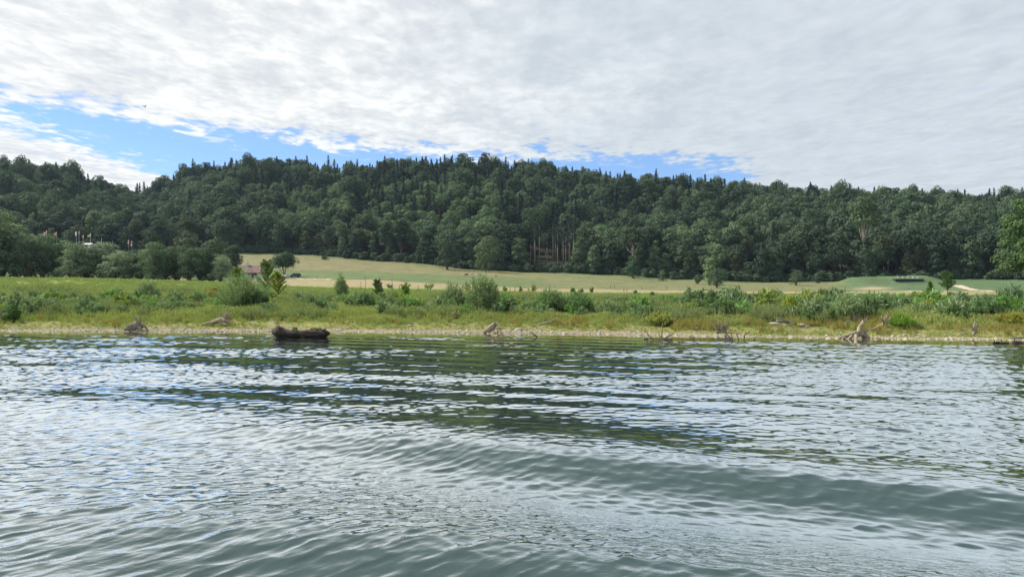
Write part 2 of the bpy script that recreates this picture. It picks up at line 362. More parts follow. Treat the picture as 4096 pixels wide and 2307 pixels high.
# ------------------------------------------------------------------ ground sheet
def ground_color(x, y, z):
    t = y - waterY(x, y); px = x/np.maximum(y, 20)*F + 2048
    n1 = fbm(x/7, y/7, 71); n2 = fbm(x/22, y/14, 81); n3 = fbm(x/2.2, y/2.2, 91)
    C = lambda *c: np.array(c)[None, :]
    gravel = C(0.27, 0.232, 0.175)*(0.75+0.5*n3)[:, None]
    wet = C(0.20, 0.175, 0.13)
    moss = C(0.155, 0.175, 0.055)*(0.8+0.4*n1)[:, None] + C(0.03, 0.02, 0.01)*n3[:, None]
    bank = C(0.17, 0.20, 0.065)*(0.8+0.4*n3)[:, None]
    mead = C(0.150, 0.205, 0.075)*(0.85+0.35*n1)[:, None]
    mead_y = C(0.24, 0.26, 0.08)
    stub = C(0.27, 0.205, 0.13)*(0.8+0.4*fbm(x/9, y/1.6, 12))[:, None]
    up_g = C(0.10, 0.135, 0.055)*(0.85+0.3*n1)[:, None]
    up_t = C(0.175, 0.155, 0.082)*(0.85+0.3*n3)[:, None]
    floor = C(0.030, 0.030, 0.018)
    col = wet + (gravel-wet)*sstep(t, -0.1, 0.7)[:, None]
    gt = np.interp(px, [0, 1500, 2600, 3400, 4096], [1.4, 1.05, 0.8, 0.5, 0.75]) + 1.1*(fbm(x/5, y/3, 21)-0.5)
    col = col + (moss-col)*sstep(t, gt, gt+0.5)[:, None]*(0.6+0.4*sstep(n3, 0.3, 0.5))[:, None]
    col = col + (bank-col)*sstep(t, 6, 12)[:, None]
    col = col + (mead-col)*sstep(y, 78+16*n2, 98+16*n2)[:, None]
    yel = sstep(n2, 0.52, 0.72)*sstep(y, 75, 90)*(1-sstep(y, 150, 170))
    yel = np.maximum(yel, sstep(px, 3150, 3400)*sstep(y, 85, 95)*(1-sstep(y, 125, 150))*0.8)
    col = col + (mead_y-col)*(0.65*yel)[:, None]
    # tan stubble / track strip
    s0 = np.interp(px, [600, 850, 1150, 1500, 2100, 2700, 3300, 3500, 3800, 4096], [205, 205, 205, 192, 195, 195, 200, 205, 190, 196]) + 3*(n1-0.5)
    s1 = np.interp(px, [600, 850, 1150, 1500, 2100, 2700, 3300, 3500, 3800, 4096], [236, 240, 264, 250, 242, 232, 222, 232, 226, 214])
    str_ = sstep(y, s0, s0+2)*(1-sstep(y, s1, s1+2))
    str_ = str_*sstep(px, 640, 760)*(0.55+0.45*sstep(fbm(x/14, y/5, 15), 0.38, 0.55))
    # upper fields
    e = edgeY(x, y)
    upm = sstep(y, s1, s1+2)*sstep(px, 700, 760) + sstep(y, 185, 195)*(1-sstep(px, 700, 760))
    tan_band = sstep(y, 335, 350)*(1-sstep(px, 2000, 2350)) + sstep(px, 2000, 2300)*(1-sstep(px, 3300, 3420))*sstep(n2, 0.22, 0.48)*0.7
    tan_band = tan_band*(1-sstep(y, e-12, e-2))
    up_g = up_g + (C(0.075, 0.12, 0.058)-up_g)*sstep(px, 3300, 3450)[:, None]
    up_g = up_g*(0.72+0.56*fbm(x/3.0, y/9, 66))[:, None]; up_t = up_t*(0.75+0.5*fbm(x/2.4, y/7, 67))[:, None]
    up = up_g + (up_t-up_g)*np.clip(tan_band*(0.35+0.8*n1), 0, 1)[:, None]
    pale_line = np.exp(-((y-s1-4)/2.2)**2)*sstep(px, 1000, 1300)
    up = up + (C(0.42, 0.37, 0.25)-up)*(0.8*pale_line*sstep(n3, 0.2, 0.5))[:, None]
    dk = np.exp(-((y-s1-9)/1.8)**2)*sstep(px, 1000, 1300)
    up = up + (C(0.06, 0.085, 0.035)-up)*(0.7*dk)[:, None]
    col = col + (up-col)*np.clip(upm, 0, 1)[:, None]
    col = col + (stub-col)*str_[:, None]
    # bare earth by the range
    be = np.exp(-((px-3490)/70)**2)*np.exp(-((y-262)/16)**2); col = col + (C(0.36, 0.27, 0.19)-col)*np.clip(be*0.9, 0, 1)[:, None]
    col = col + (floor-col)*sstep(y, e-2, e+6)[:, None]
    return np.clip(col, 0.005, 0.9)
def build_ground():
    us = np.concatenate([np.linspace(-1.9, -0.92, 20, endpoint=False), np.linspace(-0.92, 0.92, 620), np.linspace(0.93, 1.9, 20)])
    ys = np.concatenate([[-15, 0, 15, 30, 36], np.arange(40, 62, 0.22), 62*np.power(1.0075, np.arange(0, 200)), np.arange(282, 460, 3.5), np.arange(460, 1300, 14)])
    U, Y = np.meshgrid(us, ys); X = U*np.maximum(Y, 40)
    x, y = X.ravel(), Y.ravel(); z = ground(x, y)
    nr, nc = U.shape; i = np.arange(nr*nc).reshape(nr, nc)
    q = np.stack([i[:-1, :-1], i[:-1, 1:], i[1:, 1:], i[1:, :-1]], -1).reshape(-1, 4)
    m, N = new_mat('ground')
    at_ = N.node('ShaderNodeAttribute', attribute_name='ground_color')
    tcn = N.node('ShaderNodeTexCoord').outputs['Object']
    n1 = N.noise(tcn, 5.5, 5, 0.7); n2 = N.noise(tcn, 0.9, 5, 0.65)
    v = N.node('ShaderNodeTexVoronoi', {'Vector': tcn, 'Scale': 9.0, 'Randomness': 1.0})
    zc = N.node('ShaderNodeSeparateXYZ', {0: tcn}).outputs[2]
    st = N.m('SUBTRACT', 1.0, N.ss(zc, 0.35, 0.6))
    col = N.mix(1.0, at_.outputs['Color'], N.ramp(n1, [(0.3, (0.62, 0.62, 0.6)), (0.7, (1.32, 1.32, 1.3))]), 'MULTIPLY')
    col = N.mix(1.0, col, N.ramp(n2, [(0.3, (0.78, 0.8, 0.8)), (0.7, (1.2, 1.18, 1.15))]), 'MULTIPLY')
    stc = N.mix(v.outputs['Color'], (0.55, 0.52, 0.5), (1.45, 1.4, 1.3))
    col = N.mix(st, col, N.mix(1.0, col, stc, 'MULTIPLY'))
    hh = N.m('ADD', n1, N.m('MULTIPLY', N.m('SUBTRACT', 1.0, v.outputs['Distance']), st))
    bn = N.node('ShaderNodeBump', {'Height': hh, 'Strength': 0.7, 'Distance': 0.12})
    out(N, bsdf(N, col, 0.95, bn.outputs[0], 0.15))
    me = mesh_np('ground', np.stack([x, y, z], 1), q, [m], True)
    ca = me.color_attributes.new('ground_color', 'FLOAT_COLOR', 'POINT')
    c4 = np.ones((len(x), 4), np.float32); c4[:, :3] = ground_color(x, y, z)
    ca.data.foreach_set('color', c4.ravel())
    tag(link('ground', me), kind='structure')
    # wide country round it, down to the horizon
    mb = MB(); mb.add([[-9000, -9000, -6], [9000, -9000, -6], [9000, 9000, -6], [-9000, 9000, -6]], [[0, 1, 2, 3]])
    far = plain('far_ground', (0.09, 0.13, 0.05), 0.95, 0.3, 0.01)
    tag(mb.build('terrain', far), kind='structure')
build_ground()

# ------------------------------------------------------------------ river
def wave_field(x, y, cell):
    """wake of the boat, wind ripples with pointed crests, and calm water under the bank"""
    rng = np.random.RandomState(5)
    w = waterY(x, y); t = w - y                      # distance from the far shore
    calm = sstep(t, 2.8, 5.4)                          # sheltered strip by the bank
    patch = 0.6*fbm(x/13+5, y/3.6, 200, 3) + 0.4*fbm(x/5, y/1.6, 210, 2) - 0.10*np.exp(-((x-1)/10)**2)
    amp = 0.22 + 1.20*sstep(patch + 0.10*sstep(x, 0, 18) + 0.06*sstep(-x, 8, 20), 0.38, 0.66)
    s = (y - (14.05 - 0.44*x))/1.0925
    s = s + 0.45*(fbm(x/6, y/6, 77, 2)-0.5)
    lam = 5.2 + 0.11*np.clip(-x, -6, 12)
    ph = s/lam*2*np.pi
    ph = -ph + 0.34*(1-np.cos(ph))
    env = (1-0.35*sstep(-s, 9, 20))
    roll = np.cos(ph) + 0.20*np.cos(2*ph)
    A = 0.150*(1-0.62*sstep(-x, 0.5, 7))
    z = np.where(s > 0, A*1.2*np.exp(-(s/(2.9-0.7*sstep(x, -1, 4)))**2), A*env*roll) + 0.010*np.cos((y*0.93+x*0.36)/2.1*2*np.pi+2*fbm(x/5, y/5, 19, 2))*sstep(y, 14, 22)*calm
    lee = sstep(-s, -0.3, 0.3)*env*sstep(np.sin(ph), 0.1, 0.9)            # smoother face towards the boat
    far = sstep(s, -0.5, 3.0)
    k = (0.07+0.93*calm)*(far*amp + (1-far)*(0.95*(1-0.22*lee)*(1-0.40*sstep(-s, 0.5, 1.5)*sstep(-np.sin(ph), 0.2, 0.8)*sstep(x, -6, -1))))*(1-0.62*np.exp(-((s-1.3)/1.1)**2)*sstep(x, -9, -3))
    rip = np.zeros_like(x); ddx = np.zeros_like(x); ddy = np.zeros_like(x)
    for i in range(124):
        L = 0.12*math.exp(rng.uniform(0, 1)*math.log(1.8/0.12))
        th = rng.normal(0, 0.72) + (0.22 if i % 3 else -0.42)
        kx, ky = math.sin(th), math.cos(th); q = 2*math.pi/L
        a = 0.0150*(0.6 if L < 0.2 else (1.2 if L < 0.6 else 0.46))/q
        f = np.clip((L/cell-2.1)/1.6, 0, 1)*np.clip((L/(y*y/2300.0)-0.2)/0.55, 0, 1)*a*(1.15 if L < 0.6 else 0.5+0.5*sstep(s, -1, 2))
        p = q*(kx*x+ky*y)+rng.uniform(0, 6.28)
        rip += f*np.sin(p); cp = f*np.cos(p); ddx += kx*cp; ddy += ky*cp
    z = z + rip*k
    # streaks raked over the wake, one way on the left, the other on the right
    wr = sstep(x, -2.5, 3.5)
    def ridged(ax, ay, sd):
        n = fbm((x*ax+y*ay)/0.95, (-x*ay+y*ax)/0.21, sd, 3); return 1-np.abs(2*n-1)
    st = ridged(0.83, 0.56, 301)*(1-wr) + ridged(0.91, -0.41, 331)*wr
    z = z + (1-far)*0.027*(st-0.6)*sstep(cell, 0.16, 0.05)*(1-0.10*lee)
    return ddx*k*1.6, ddy*k*1.6, z
def build_water():
    us = np.linspace(-0.80, 0.80, 1150)
    ys = 3.2*np.power(1.0029, np.arange(0, 1000)); ys = ys[ys < 57]
    U, Y = np.meshgrid(us, ys); X = U*(Y+5.0); x, y = X.ravel(), Y.ravel()
    cell = np.maximum(y*0.0029, 1.6*(y+5.0)/1150)
    ddx, ddy, z = wave_field(x, y, cell); sh_ = (waterY(x, y)-y).astype(np.float32); x = x + ddx; y = y + ddy
    nr, nc = U.shape; i = np.arange(nr*nc).reshape(nr, nc)
    q = np.stack([i[:-1, :-1], i[:-1, 1:], i[1:, 1:], i[1:, :-1]], -1).reshape(-1, 4)
    m, N = new_mat('river_water')
    tcn = N.node('ShaderNodeTexCoord').outputs['Object']
    yy = N.node('ShaderNodeSeparateXYZ', {0: tcn})
    mp = N.node('ShaderNodeMapping', {'Vector': tcn, 'Rotation': (0, 0, R(16)), 'Scale': (0.55, 1.25, 1.0)}).outputs[0]
    n1 = N.noise(mp, 4.6, 4, 0.6, 0.5); n2 = N.noise(mp, 13.0, 3, 0.6, 0.3)
    tsh = N.node('ShaderNodeAttribute', attribute_name='shore').outputs['Fac']
    big = N.noise(tcn, 0.13, 3, 0.5)
    mp2 = N.node('ShaderNodeMapping', {'Vector': tcn, 'Rotation': (0, 0, R(8)), 'Scale': (0.45, 1.0, 1.0)}).outputs[0]
    n3 = N.noise(mp2, 1.7, 3, 0.55, 0.4)
    nearw = N.ss(tsh, 30.0, 42.0)
    h = N.m('ADD', N.m('MULTIPLY', N.m('ADD', N.m('MULTIPLY', n1, 0.8), N.m('MULTIPLY', n2, 0.10)), nearw), N.m('MULTIPLY', n3, N.m('MULTIPLY', nearw, 0.5)))
    st = N.m('MULTIPLY', N.m('MULTIPLY', N.ss(tsh, 2.6, 5.6), 0.97), N.m('ADD', 0.45, N.m('MULTIPLY', N.ss(big, 0.35, 0.65), 0.75)))
    st = N.m('ADD', st, 0.03)
    bn = N.node('ShaderNodeBump', {'Height': h, 'Strength': st, 'Distance': 0.014})
    sh = N.m('SUBTRACT', 1.0, N.ss(tsh, 0.6, 5.5))
    col = N.mix(sh, (0.033, 0.056, 0.058), (0.20, 0.18, 0.10))
    fr = N.node('ShaderNodeFresnel', {'IOR': 1.333, 'Normal': bn.outputs[0]}).outputs[0]
    fac = N.m('MAXIMUM', fr, N.m('MULTIPLY', N.ss(fr, 0.025, 0.26), 0.94))
    gl = N.node('ShaderNodeBsdfGlossy', {'Color': (0.95, 0.985, 0.98, 1), 'Roughness': 0.03, 'Normal': bn.outputs[0]})
    df = N.node('ShaderNodeBsdfDiffuse', {'Color': col, 'Normal': bn.outputs[0]})
    p = N.node('ShaderNodeMixShader', {0: fac, 1: df.outputs[0], 2: gl.outputs[0]})
    out(N, p.outputs[0])
    me = mesh_np('river_water', np.stack([x, y, z], 1), q, [m], True)
    at_ = me.attributes.new('shore', 'FLOAT', 'POINT'); at_.data.foreach_set('value', sh_)
    tag(link('river_water', me), kind='structure')
    # the rest of the river, out of sight of this view
    mb = MB(); mb.add([[-3000, -160, -0.28], [3000, -160, -0.28], [3000, 70, -0.28], [-3000, 70, -0.28]], [[0, 1, 2, 3]])
    me2 = mb.mesh('river', m); a2 = me2.attributes.new('shore', 'FLOAT', 'POINT'); a2.data.foreach_set('value', np.full(4, 20.0, np.float32))
    tag(link('river', me2), kind='structure')
build_water()
# ------------------------------------------------------------------ plant builders (each returns meshes)
def crown_leaves(rng, cen, rad, n, L, Wd, top=0.25):
    """leaf clumps over a lump of crown; rad = 3 radii"""
    d = unit(rng.normal(size=(n, 3))); d[:, 2] = np.where((d[:, 2] < -0.35) & (rng.rand(n) < 0.55), -d[:, 2], d[:, 2])
    r = rng.uniform(0.72, 1.06, n)[:, None]
    p = cen + d*r*rad
    nr = unit(d + rng.normal(size=(n, 3))*0.33 + np.array([0, 0, top]))
    ax = unit(np.cross(nr, rng.normal(size=(n, 3))))
    s = rng.uniform(0.65, 1.3, n)
    return leaves(p, ax, nr, L*s, Wd*s, rng)
def broad_tree(seed, H=21.0, Wc=10.5, base=0.22, npuff=30, L=0.95, Wd=0.62, nl=78, lean=0.0, pointy=0.0, puff=0.2):
    rng = np.random.RandomState(seed); mb = MB(); tb = MB()
    cz = H*(base+1)/2; rz = H*(1-base)/2; rx = Wc/2
    low = base < 0.1
    if low: cz = H*0.40; rz = H*0.60
    pr = []
    for i in range(npuff):
        for _ in range(20):
            d = unit(rng.normal(size=3)); 
            if d[2] < (-0.62 if low else -0.55): d[2] *= -1
            rr = rng.uniform(0.55, 0.86) if i > npuff*0.2 else rng.uniform(0.1, 0.5)
            k = 1 - pointy*max(0, d[2])*0.55
            c = np.array([d[0]*rx*rr*k, d[1]*rx*rr*k, cz+d[2]*rz*rr])
            if all(np.linalg.norm((c-q)/np.array([rx, rx, rz])) > 0.26 for q in pr): break
        pr.append(c)
        r = rx*rng.uniform(puff*1.35, puff*2.1)
        c2 = c + np.array([lean*(c[2]/H)**1.5*H*0.25, 0, 0])
        v, q = crown_leaves(rng, c2, np.array([r, r, r*0.78]), nl, L, Wd); mb.add(v, q)
        if i % 3 == 0: tube(tb, [[0, 0, H*base*0.9], c2*np.array([.5, .5, .75]), c2], [0.22, 0.14, 0.05], 5)
    v, q = crown_leaves(rng, np.array([lean*H*0.10, 0, cz]), np.array([rx*0.62, rx*0.62, rz*0.78]), 260, L*1.3, Wd*1.4); mb.add(v, q)
    tube(tb, [[0, 0, -1.0], [0.1, 0, H*0.2], [lean*H*0.04, 0.1, H*0.5], [lean*H*0.15, 0, H*0.82]], [0.42, 0.33, 0.24, 0.08], 8, 0.08, rng)
    return mb, tb
def conifer_tree(seed, H=22.0, Wc=6.0, base=0.12, levels=19, bare=0.0):
    rng = np.random.RandomState(seed); mb = MB(); tb = MB()
    z0 = H*max(base, bare); P = []; A = []; Nn = []; Ls = []; Ws = []
    for l in range(levels):
        f = l/(levels-1); z = z0 + (H-z0)*(f**0.92)
        r = Wc/2*(1-f)**0.66*rng.uniform(0.62, 1.15) + 0.25
        if bare: r = Wc/2*math.sin(min(1, (1-f)*1.5+0.12)*math.pi/2)*rng.uniform(0.6, 1.15)
        nb = max(6, int(12*(1-f*0.45)))
        for b in range(nb):
            a = rng.uniform(0, 6.283); rb = r*rng.uniform(0.65, 1.12); nseg = max(2, int(rb/0.55))
            for s_ in range(nseg):
                t = (s_+0.6)/nseg; rr = rb*t
                P.append([math.cos(a)*rr, math.sin(a)*rr, z - 0.30*rr + 0.12*rr*t + rng.uniform(-.15, .15)])
                a2 = a + rng.normal(0, 0.5); A.append([math.cos(a2), math.sin(a2), -0.30 + rng.normal(0, 0.25)])
                Nn.append([rng.normal(0, .8)+0.3*math.cos(a), rng.normal(0, .8)+0.3*math.sin(a), .7]); Ls.append(rng.uniform(0.8, 1.35)); Ws.append(rng.uniform(0.35, 0.65))
    for k in range(8):
        P.append([0, 0, H-0.2+k*0.09]); A.append([rng.normal(0, .2), rng.normal(0, .2), 1]); Nn.append([rng.normal(), rng.normal(), 0]); Ls.append(1.1); Ws.append(0.28)
    v, q = leaves(np.array(P), np.array(A), unit(np.array(Nn)), np.array(Ls), np.array(Ws), rng); mb.add(v, q)
    if not bare:
        n = 160; f = rng.rand(n)**1.3; a = rng.uniform(0, 6.28, n); rr = (Wc/2*(1-f)*0.45)
        P = np.stack([np.cos(a)*rr, np.sin(a)*rr, z0+(H-z0)*f], 1)
        v, q = leaves(P, unit(rng.normal(size=(n, 3))+[0, 0, -.6]), unit(np.stack([np.cos(a), np.sin(a), 0*a+.4], 1)), 1.5, 0.9, rng); mb.add(v, q)
    tube(tb, [[0, 0, -1.0], [0, 0, H*0.5], [0, 0, H*0.97]], [0.30, 0.2, 0.04], 7)
    return mb, tb
def willow_shrub(seed, h, w, lean=0.0, nst=46, per=46, L=0.24, Wd=0.06, droop=0.35, base=0.12):
    rng = np.random.RandomState(seed); mb = MB(); tb = MB()
    P = []; A = []
    for s_ in range(nst):
        a = rng.uniform(0, 6.283); sp = math.sqrt(rng.uniform(0.0, 1.0)); hh = h*(1-0.55*sp**2)*rng.uniform(0.72, 1.06)
        b0 = np.array([math.cos(a)*sp*w*0.16, math.sin(a)*sp*w*0.16, 0.0])
        end = np.array([math.cos(a)*sp*w*0.5 + lean*h*0.35, math.sin(a)*sp*w*0.5, hh])
        mid = b0*0.4+end*0.6; mid[2] = hh*(0.62+droop*0.30*sp); mid[0] -= lean*h*0.10
        t = np.linspace(0, 1, 9)[:, None]; pts = (1-t)**2*b0 + 2*(1-t)*t*mid + t**2*end
        if s_ % 2 == 0: tube(tb, pts[[0, 2, 4, 6, 8]], [0.022, 0.018, 0.014, 0.010, 0.004], 4)
        tt = base + (1-base)*rng.rand(per)**0.8; idx = tt*8; i0 = np.minimum(idx.astype(int), 7); fr = (idx-i0)[:, None]
        c = pts[i0]*(1-fr)+pts[i0+1]*fr; tg = unit(pts[i0+1]-pts[i0])
        off = rng.normal(size=(per, 3))*0.085*(1.3-tt[:, None]*0.8)*max(h, 1.0)**0.5
        P.append(c+off); A.append(unit(tg + rng.normal(size=(per, 3))*0.55 + np.array([0.25*lean, 0, 0.05])))
    P = np.concatenate(P); A = np.concatenate(A)
    P[:, 2] = np.maximum(P[:, 2], 0.03)
    cdir = unit(P - np.array([0, 0, h*0.4]))
    N_ = unit(cdir + rng.normal(size=P.shape)*0.6 + [0, 0, .3]); s = rng.uniform(0.7, 1.25, len(P))
    v, q = leaves(P, A, N_, L*s, Wd*s, rng); mb.add(v, q)
    return mb, tb
def bushy_shrub(seed, h, w, n=1900, L=0.15, Wd=0.09, npuff=12, lean=0.0):
    rng = np.random.RandomState(seed); mb = MB(); tb = MB()
    for i in range(npuff):
        d = unit(rng.normal(size=3)); d[2] = abs(d[2])
        c = np.array([d[0]*w*rng.uniform(.2, .42)+lean*h*0.2*d[2], d[1]*w*0.32, h*(0.16+0.66*d[2]*rng.uniform(0.35, 1.15))]); r = min(h, w)*rng.uniform(0.11, 0.24)
        v, q = crown_leaves(rng, c, np.array([r, r, r*1.05]), n//npuff, L, Wd); mb.add(v, q)
        tube(tb, [[0, 0, 0], c*[.5, .5, .45], c], [0.03, 0.022, 0.008], 4)
    P = rng.normal(size=(n//6, 3))*[w*.2, w*.2, h*.2]+[0, 0, h*.35]; P[:, 2] = np.maximum(P[:, 2], 0.05)
    v, q = leaves(P, unit(rng.normal(size=P.shape)+[0, 0, .8]), unit(rng.normal(size=P.shape)), L*1.2, Wd*1.2, rng); mb.add(v, q)
    return mb, tb
def sapling(seed, h, w, n=900, L=0.17, Wd=0.10, up=0.9, base=0.15, nb=26):
    """single stem with rising side shoots"""
    rng = np.random.RandomState(seed); mb = MB(); tb = MB(); P = []; A = []
    tube(tb, [[0, 0, -.05], [0.02*h, 0, h*.5], [0, 0.01*h, h*.97]], [0.035+0.008*h, 0.02+.004*h, 0.006], 6)
    for b in range(nb):
        f = base+(1-base)*(b+0.5)/nb; a = b*2.4+rng.normal(0, .3); l = w*0.5*(1.15-f)**0.6*rng.uniform(0.7, 1.2)+0.05
        s0 = np.array([0, 0, h*f*0.93]); e = s0+np.array([math.cos(a)*l, math.sin(a)*l, l*up])
        tube(tb, [s0, (s0+e)/2+[0, 0, -.04*l], e], [0.014, 0.010, 0.004], 4)
        k = max(6, n//nb); t = rng.rand(k)[:, None]**0.7
        P.append(s0+(e-s0)*t+rng.normal(size=(k, 3))*0.06*max(1, h*.3)); A.append(unit((e-s0)[None, :]/l + rng.normal(size=(k, 3))*0.8))
    P = np.concatenate(P); A = np.concatenate(A); s = rng.uniform(.7, 1.3, len(P))
    v, q = leaves(P, A, unit(rng.normal(size=P.shape)*0.7+[0, 0, .9]), L*s, Wd*s, rng); mb.add(v, q)
    return mb, tb
def tuft(seed, h, w, n, wd, spread=0.5, leafy=0):
    rng = np.random.RandomState(seed); mb = MB()
    a = rng.uniform(0, 6.283, n); r = w*0.5*np.sqrt(rng.rand(n)); hh = h*rng.uniform(0.5, 1.05, n)
    b = np.stack([np.cos(a)*r, np.sin(a)*r, 0*a], 1); tip = b + np.stack([np.cos(a)*spread*hh*rng.rand(n)+0.12*hh, np.sin(a)*spread*hh*rng.rand(n), hh], 1)
    v, q = leaves((b+tip)/2, tip-b, unit(rng.normal(size=(n, 3))+[0, -0.6, .3]), np.linalg.norm(tip-b, axis=1), wd, rng); mb.add(v, q)
    if leafy:
        t = rng.uniform(.25, 1, leafy)[:, None]; k = rng.randint(0, n, leafy); P = b[k]+(tip[k]-b[k])*t + rng.normal(size=(leafy, 3))*0.03
        v, q = leaves(P, unit(rng.normal(size=P.shape)+[0, 0, .7]), unit(rng.normal(size=P.shape)), 0.13, 0.045, rng); mb.add(v, q)
    return mb

# ------------------------------------------------------------------ scattering of what nobody could count
def scatter(name, pts, idx, rot, scl, meshes, mat_tag):
    """one object; its plants are geometry-node instances of the given meshes"""
    pc = bpy.data.collections.new(name + '_forms')
    for i, me in enumerate(meshes):
        o = bpy.data.objects.new('%s_form_%02d' % (name, i), me); pc.objects.link(o)
    me = bpy.data.meshes.new(name); me.vertices.add(len(pts)); me.vertices.foreach_set('co', np.asarray(pts, np.float32).ravel())
    for an, ty, dat in (('form', 'INT', np.asarray(idx, np.int32)), ('turn', 'FLOAT', np.asarray(rot, np.float32))):
        a_ = me.attributes.new(an, ty, 'POINT'); a_.data.foreach_set('value', dat)
    scl = np.asarray(scl, np.float32)
    if scl.ndim == 1: scl = np.stack([scl]*3, 1)
    a_ = me.attributes.new('size', 'FLOAT_VECTOR', 'POINT'); a_.data.foreach_set('vector', scl.ravel())
    me.update()
    o = link(name, me)
    ng = bpy.data.node_groups.new(name, 'GeometryNodeTree')
    ng.interface.new_socket('Geometry', in_out='INPUT', socket_type='NodeSocketGeometry')
    ng.interface.new_socket('Geometry', in_out='OUTPUT', socket_type='NodeSocketGeometry')
    gi = ng.nodes.new('NodeGroupInput'); go = ng.nodes.new('NodeGroupOutput')
    ci = ng.nodes.new('GeometryNodeCollectionInfo'); ci.inputs['Collection'].default_value = pc
    ci.inputs['Separate Children'].default_value = True; ci.inputs['Reset Children'].default_value = True
    ip = ng.nodes.new('GeometryNodeInstanceOnPoints'); ip.inputs['Pick Instance'].default_value = True
    def att(nm, ty):
        n = ng.nodes.new('GeometryNodeInputNamedAttribute'); n.data_type = ty; n.inputs['Name'].default_value = nm; return n.outputs[0]
    cx = ng.nodes.new('ShaderNodeCombineXYZ'); ng.links.new(att('turn', 'FLOAT'), cx.inputs[2])
    e2r = ng.nodes.new('FunctionNodeEulerToRotation'); ng.links.new(cx.outputs[0], e2r.inputs[0])
    ng.links.new(gi.outputs[0], ip.inputs['Points']); ng.links.new(ci.outputs[0], ip.inputs['Instance'])
    ng.links.new(att('form', 'INT'), ip.inputs['Instance Index']); ng.links.new(e2r.outputs[0], ip.inputs['Rotation'])
    ng.links.new(att('size', 'FLOAT_VECTOR'), ip.inputs['Scale']); ng.links.new(ip.outputs[0], go.inputs[0])
    md = o.modifiers.new('plants', 'NODES'); md.node_group = ng
    return o

# ------------------------------------------------------------------ the wood on the hill
def plant(name, loc, crown, trunk, label, cat, group=None, rz=0.0, s=1.0, color=None, cn='crown', tn='trunk'):
    e = empty(name, loc, rz, s); tag(e, label, cat, group)
    c_ = link(cn, crown, e)
    if color is not None: c_.color = tuple(color)+(1,)
    if trunk is not None: link(tn, trunk, e)
    return e
BROAD = []; EDGEB = []; CONI = []; PINE = []
for i in range(5): BROAD.append(broad_tree(100+i, 21+i % 3, 10.4+1.3*(i % 4), 0.25, 24+3*i, puff=0.23))
for i in range(3): EDGEB.append(broad_tree(120+i, 18+i*2, 9.5+i, 0.02, 34, pointy=0.3*i))
for i in range(4): CONI.append(conifer_tree(140+i, 20+1.5*i, 8.6+0.8*i, levels=22))
for i in range(3): PINE.append(conifer_tree(150+i, 23+i, 5.0, levels=12, bare=0.56+0.05*i))
def mk(lst, nm, cm, tm): return [(a.mesh(nm+'_crown', M[cm]), b.mesh(nm+'_trunk', M[tm], True)) for a, b in lst]
broad = mk(BROAD, 'broadleaf', 'broad', 'bark'); edgeb = mk(EDGEB, 'edge_tree', 'broad', 'bark')
coni = mk(CONI, 'conifer', 'conifer', 'bark'); pine = mk(PINE, 'pine', 'conifer', 'bark_pale')
def merged(pair, nm, cm, tm):
    a, b = pair; nb = sum(len(x) for x in a.q)
    mb = MB(); mb.add(np.concatenate(a.v), np.concatenate(a.q)); k = mb.n
    mb.v.append(np.concatenate(b.v)); mb.q.append(np.concatenate(b.q)+k); mb.n += len(mb.v[-1])
    me = mesh_np(nm, np.concatenate(mb.v), np.concatenate(mb.q), [M[cm], M[tm]], False, np.r_[np.zeros(nb, int), np.ones(sum(len(x) for x in b.q), int)])
    return me
HORIZ = [(-9e9, 'far left'), (160, 'above the flagpoles'), (430, 'above the mid willow belt'), (700, 'above the belt end'),
         (925, 'above the farmhouse'), (1050, 'behind the lone field tree'), (1240, 'above the bare upper field'), (1500, 'left above the grazing animals'), (1750, 'above the grazing animals'),
         (2020, 'round the bare pine trunks'), (2320, 'just right of the pines'), (2560, 'above the narrow pasture'), (2770, 'behind the pale pasture tree'), (2930, 'above the lone bush'),
         (3330, 'behind the range bank'), (3730, 'above the sandy path'), (3920, 'beside the near overhanging tree')]
SIZE = lambda s: 'small ' if s < 0.84 else ('tall ' if s > 0.98 else '')
def hor(px): return [s for a, s in HORIZ if px >= a][-1]
TINT = [('dark', (0.62, 0.68, 0.74)), ('mid green', (1.0, 1.0, 1.0)), ('pale green', (1.42, 1.38, 1.32)), ('brownish green', (1.12, 0.90, 0.82))]
rng = np.random.RandomState(42)
def wood_points():
    P = []; sp = 8.9; row = 0; y = 315.0
    while y < 790:
        x = -0.86*y + (row % 2)*sp/2
        while x < 0.86*y:
            xx, yy = x+rng.uniform(-.38, .38)*sp, y+rng.uniform(-.38, .38)*sp; x += sp
            e, r = float(edgeY(xx, yy)), float(ridgeY(xx, yy))
            if yy < e+3 or yy > r+32: continue
            P.append((xx, yy, e, r))
        y += sp*0.87; row += 1
    return P
WP = wood_points()
zs = ground([p[0] for p in WP], [p[1] for p in WP])
cand_b = []; cand_c = []; cand_p = []
for (x, y, e, r), z in zip(WP, zs):
    px = x/y*F+2048; d = y-e; back = r-y
    cn = vnoise(x/42, y/42, 7); u = rng.rand()
    is_c = (back < 42 and px > 690 and px < 2680 and u < 0.72) or (back < 14 and (px >= 2680 or px < 690) and u < 0.40) or \
           (2000 < px < 2500 and 60 < d < 150 and u < 0.75) or (cn > 0.74 and u < 0.42 and d > 20) or (back < 130 and 700 < px < 2900 and u < 0.34) or (cn > 0.58 and u < 0.40 and d > 40)
    if 2105 < px < 2300 and d < 42:
        if d > 9: cand_p.append((x, y, z, px, d))
        continue
    (cand_c if is_c else cand_b).append((x, y, z, px, d, back))
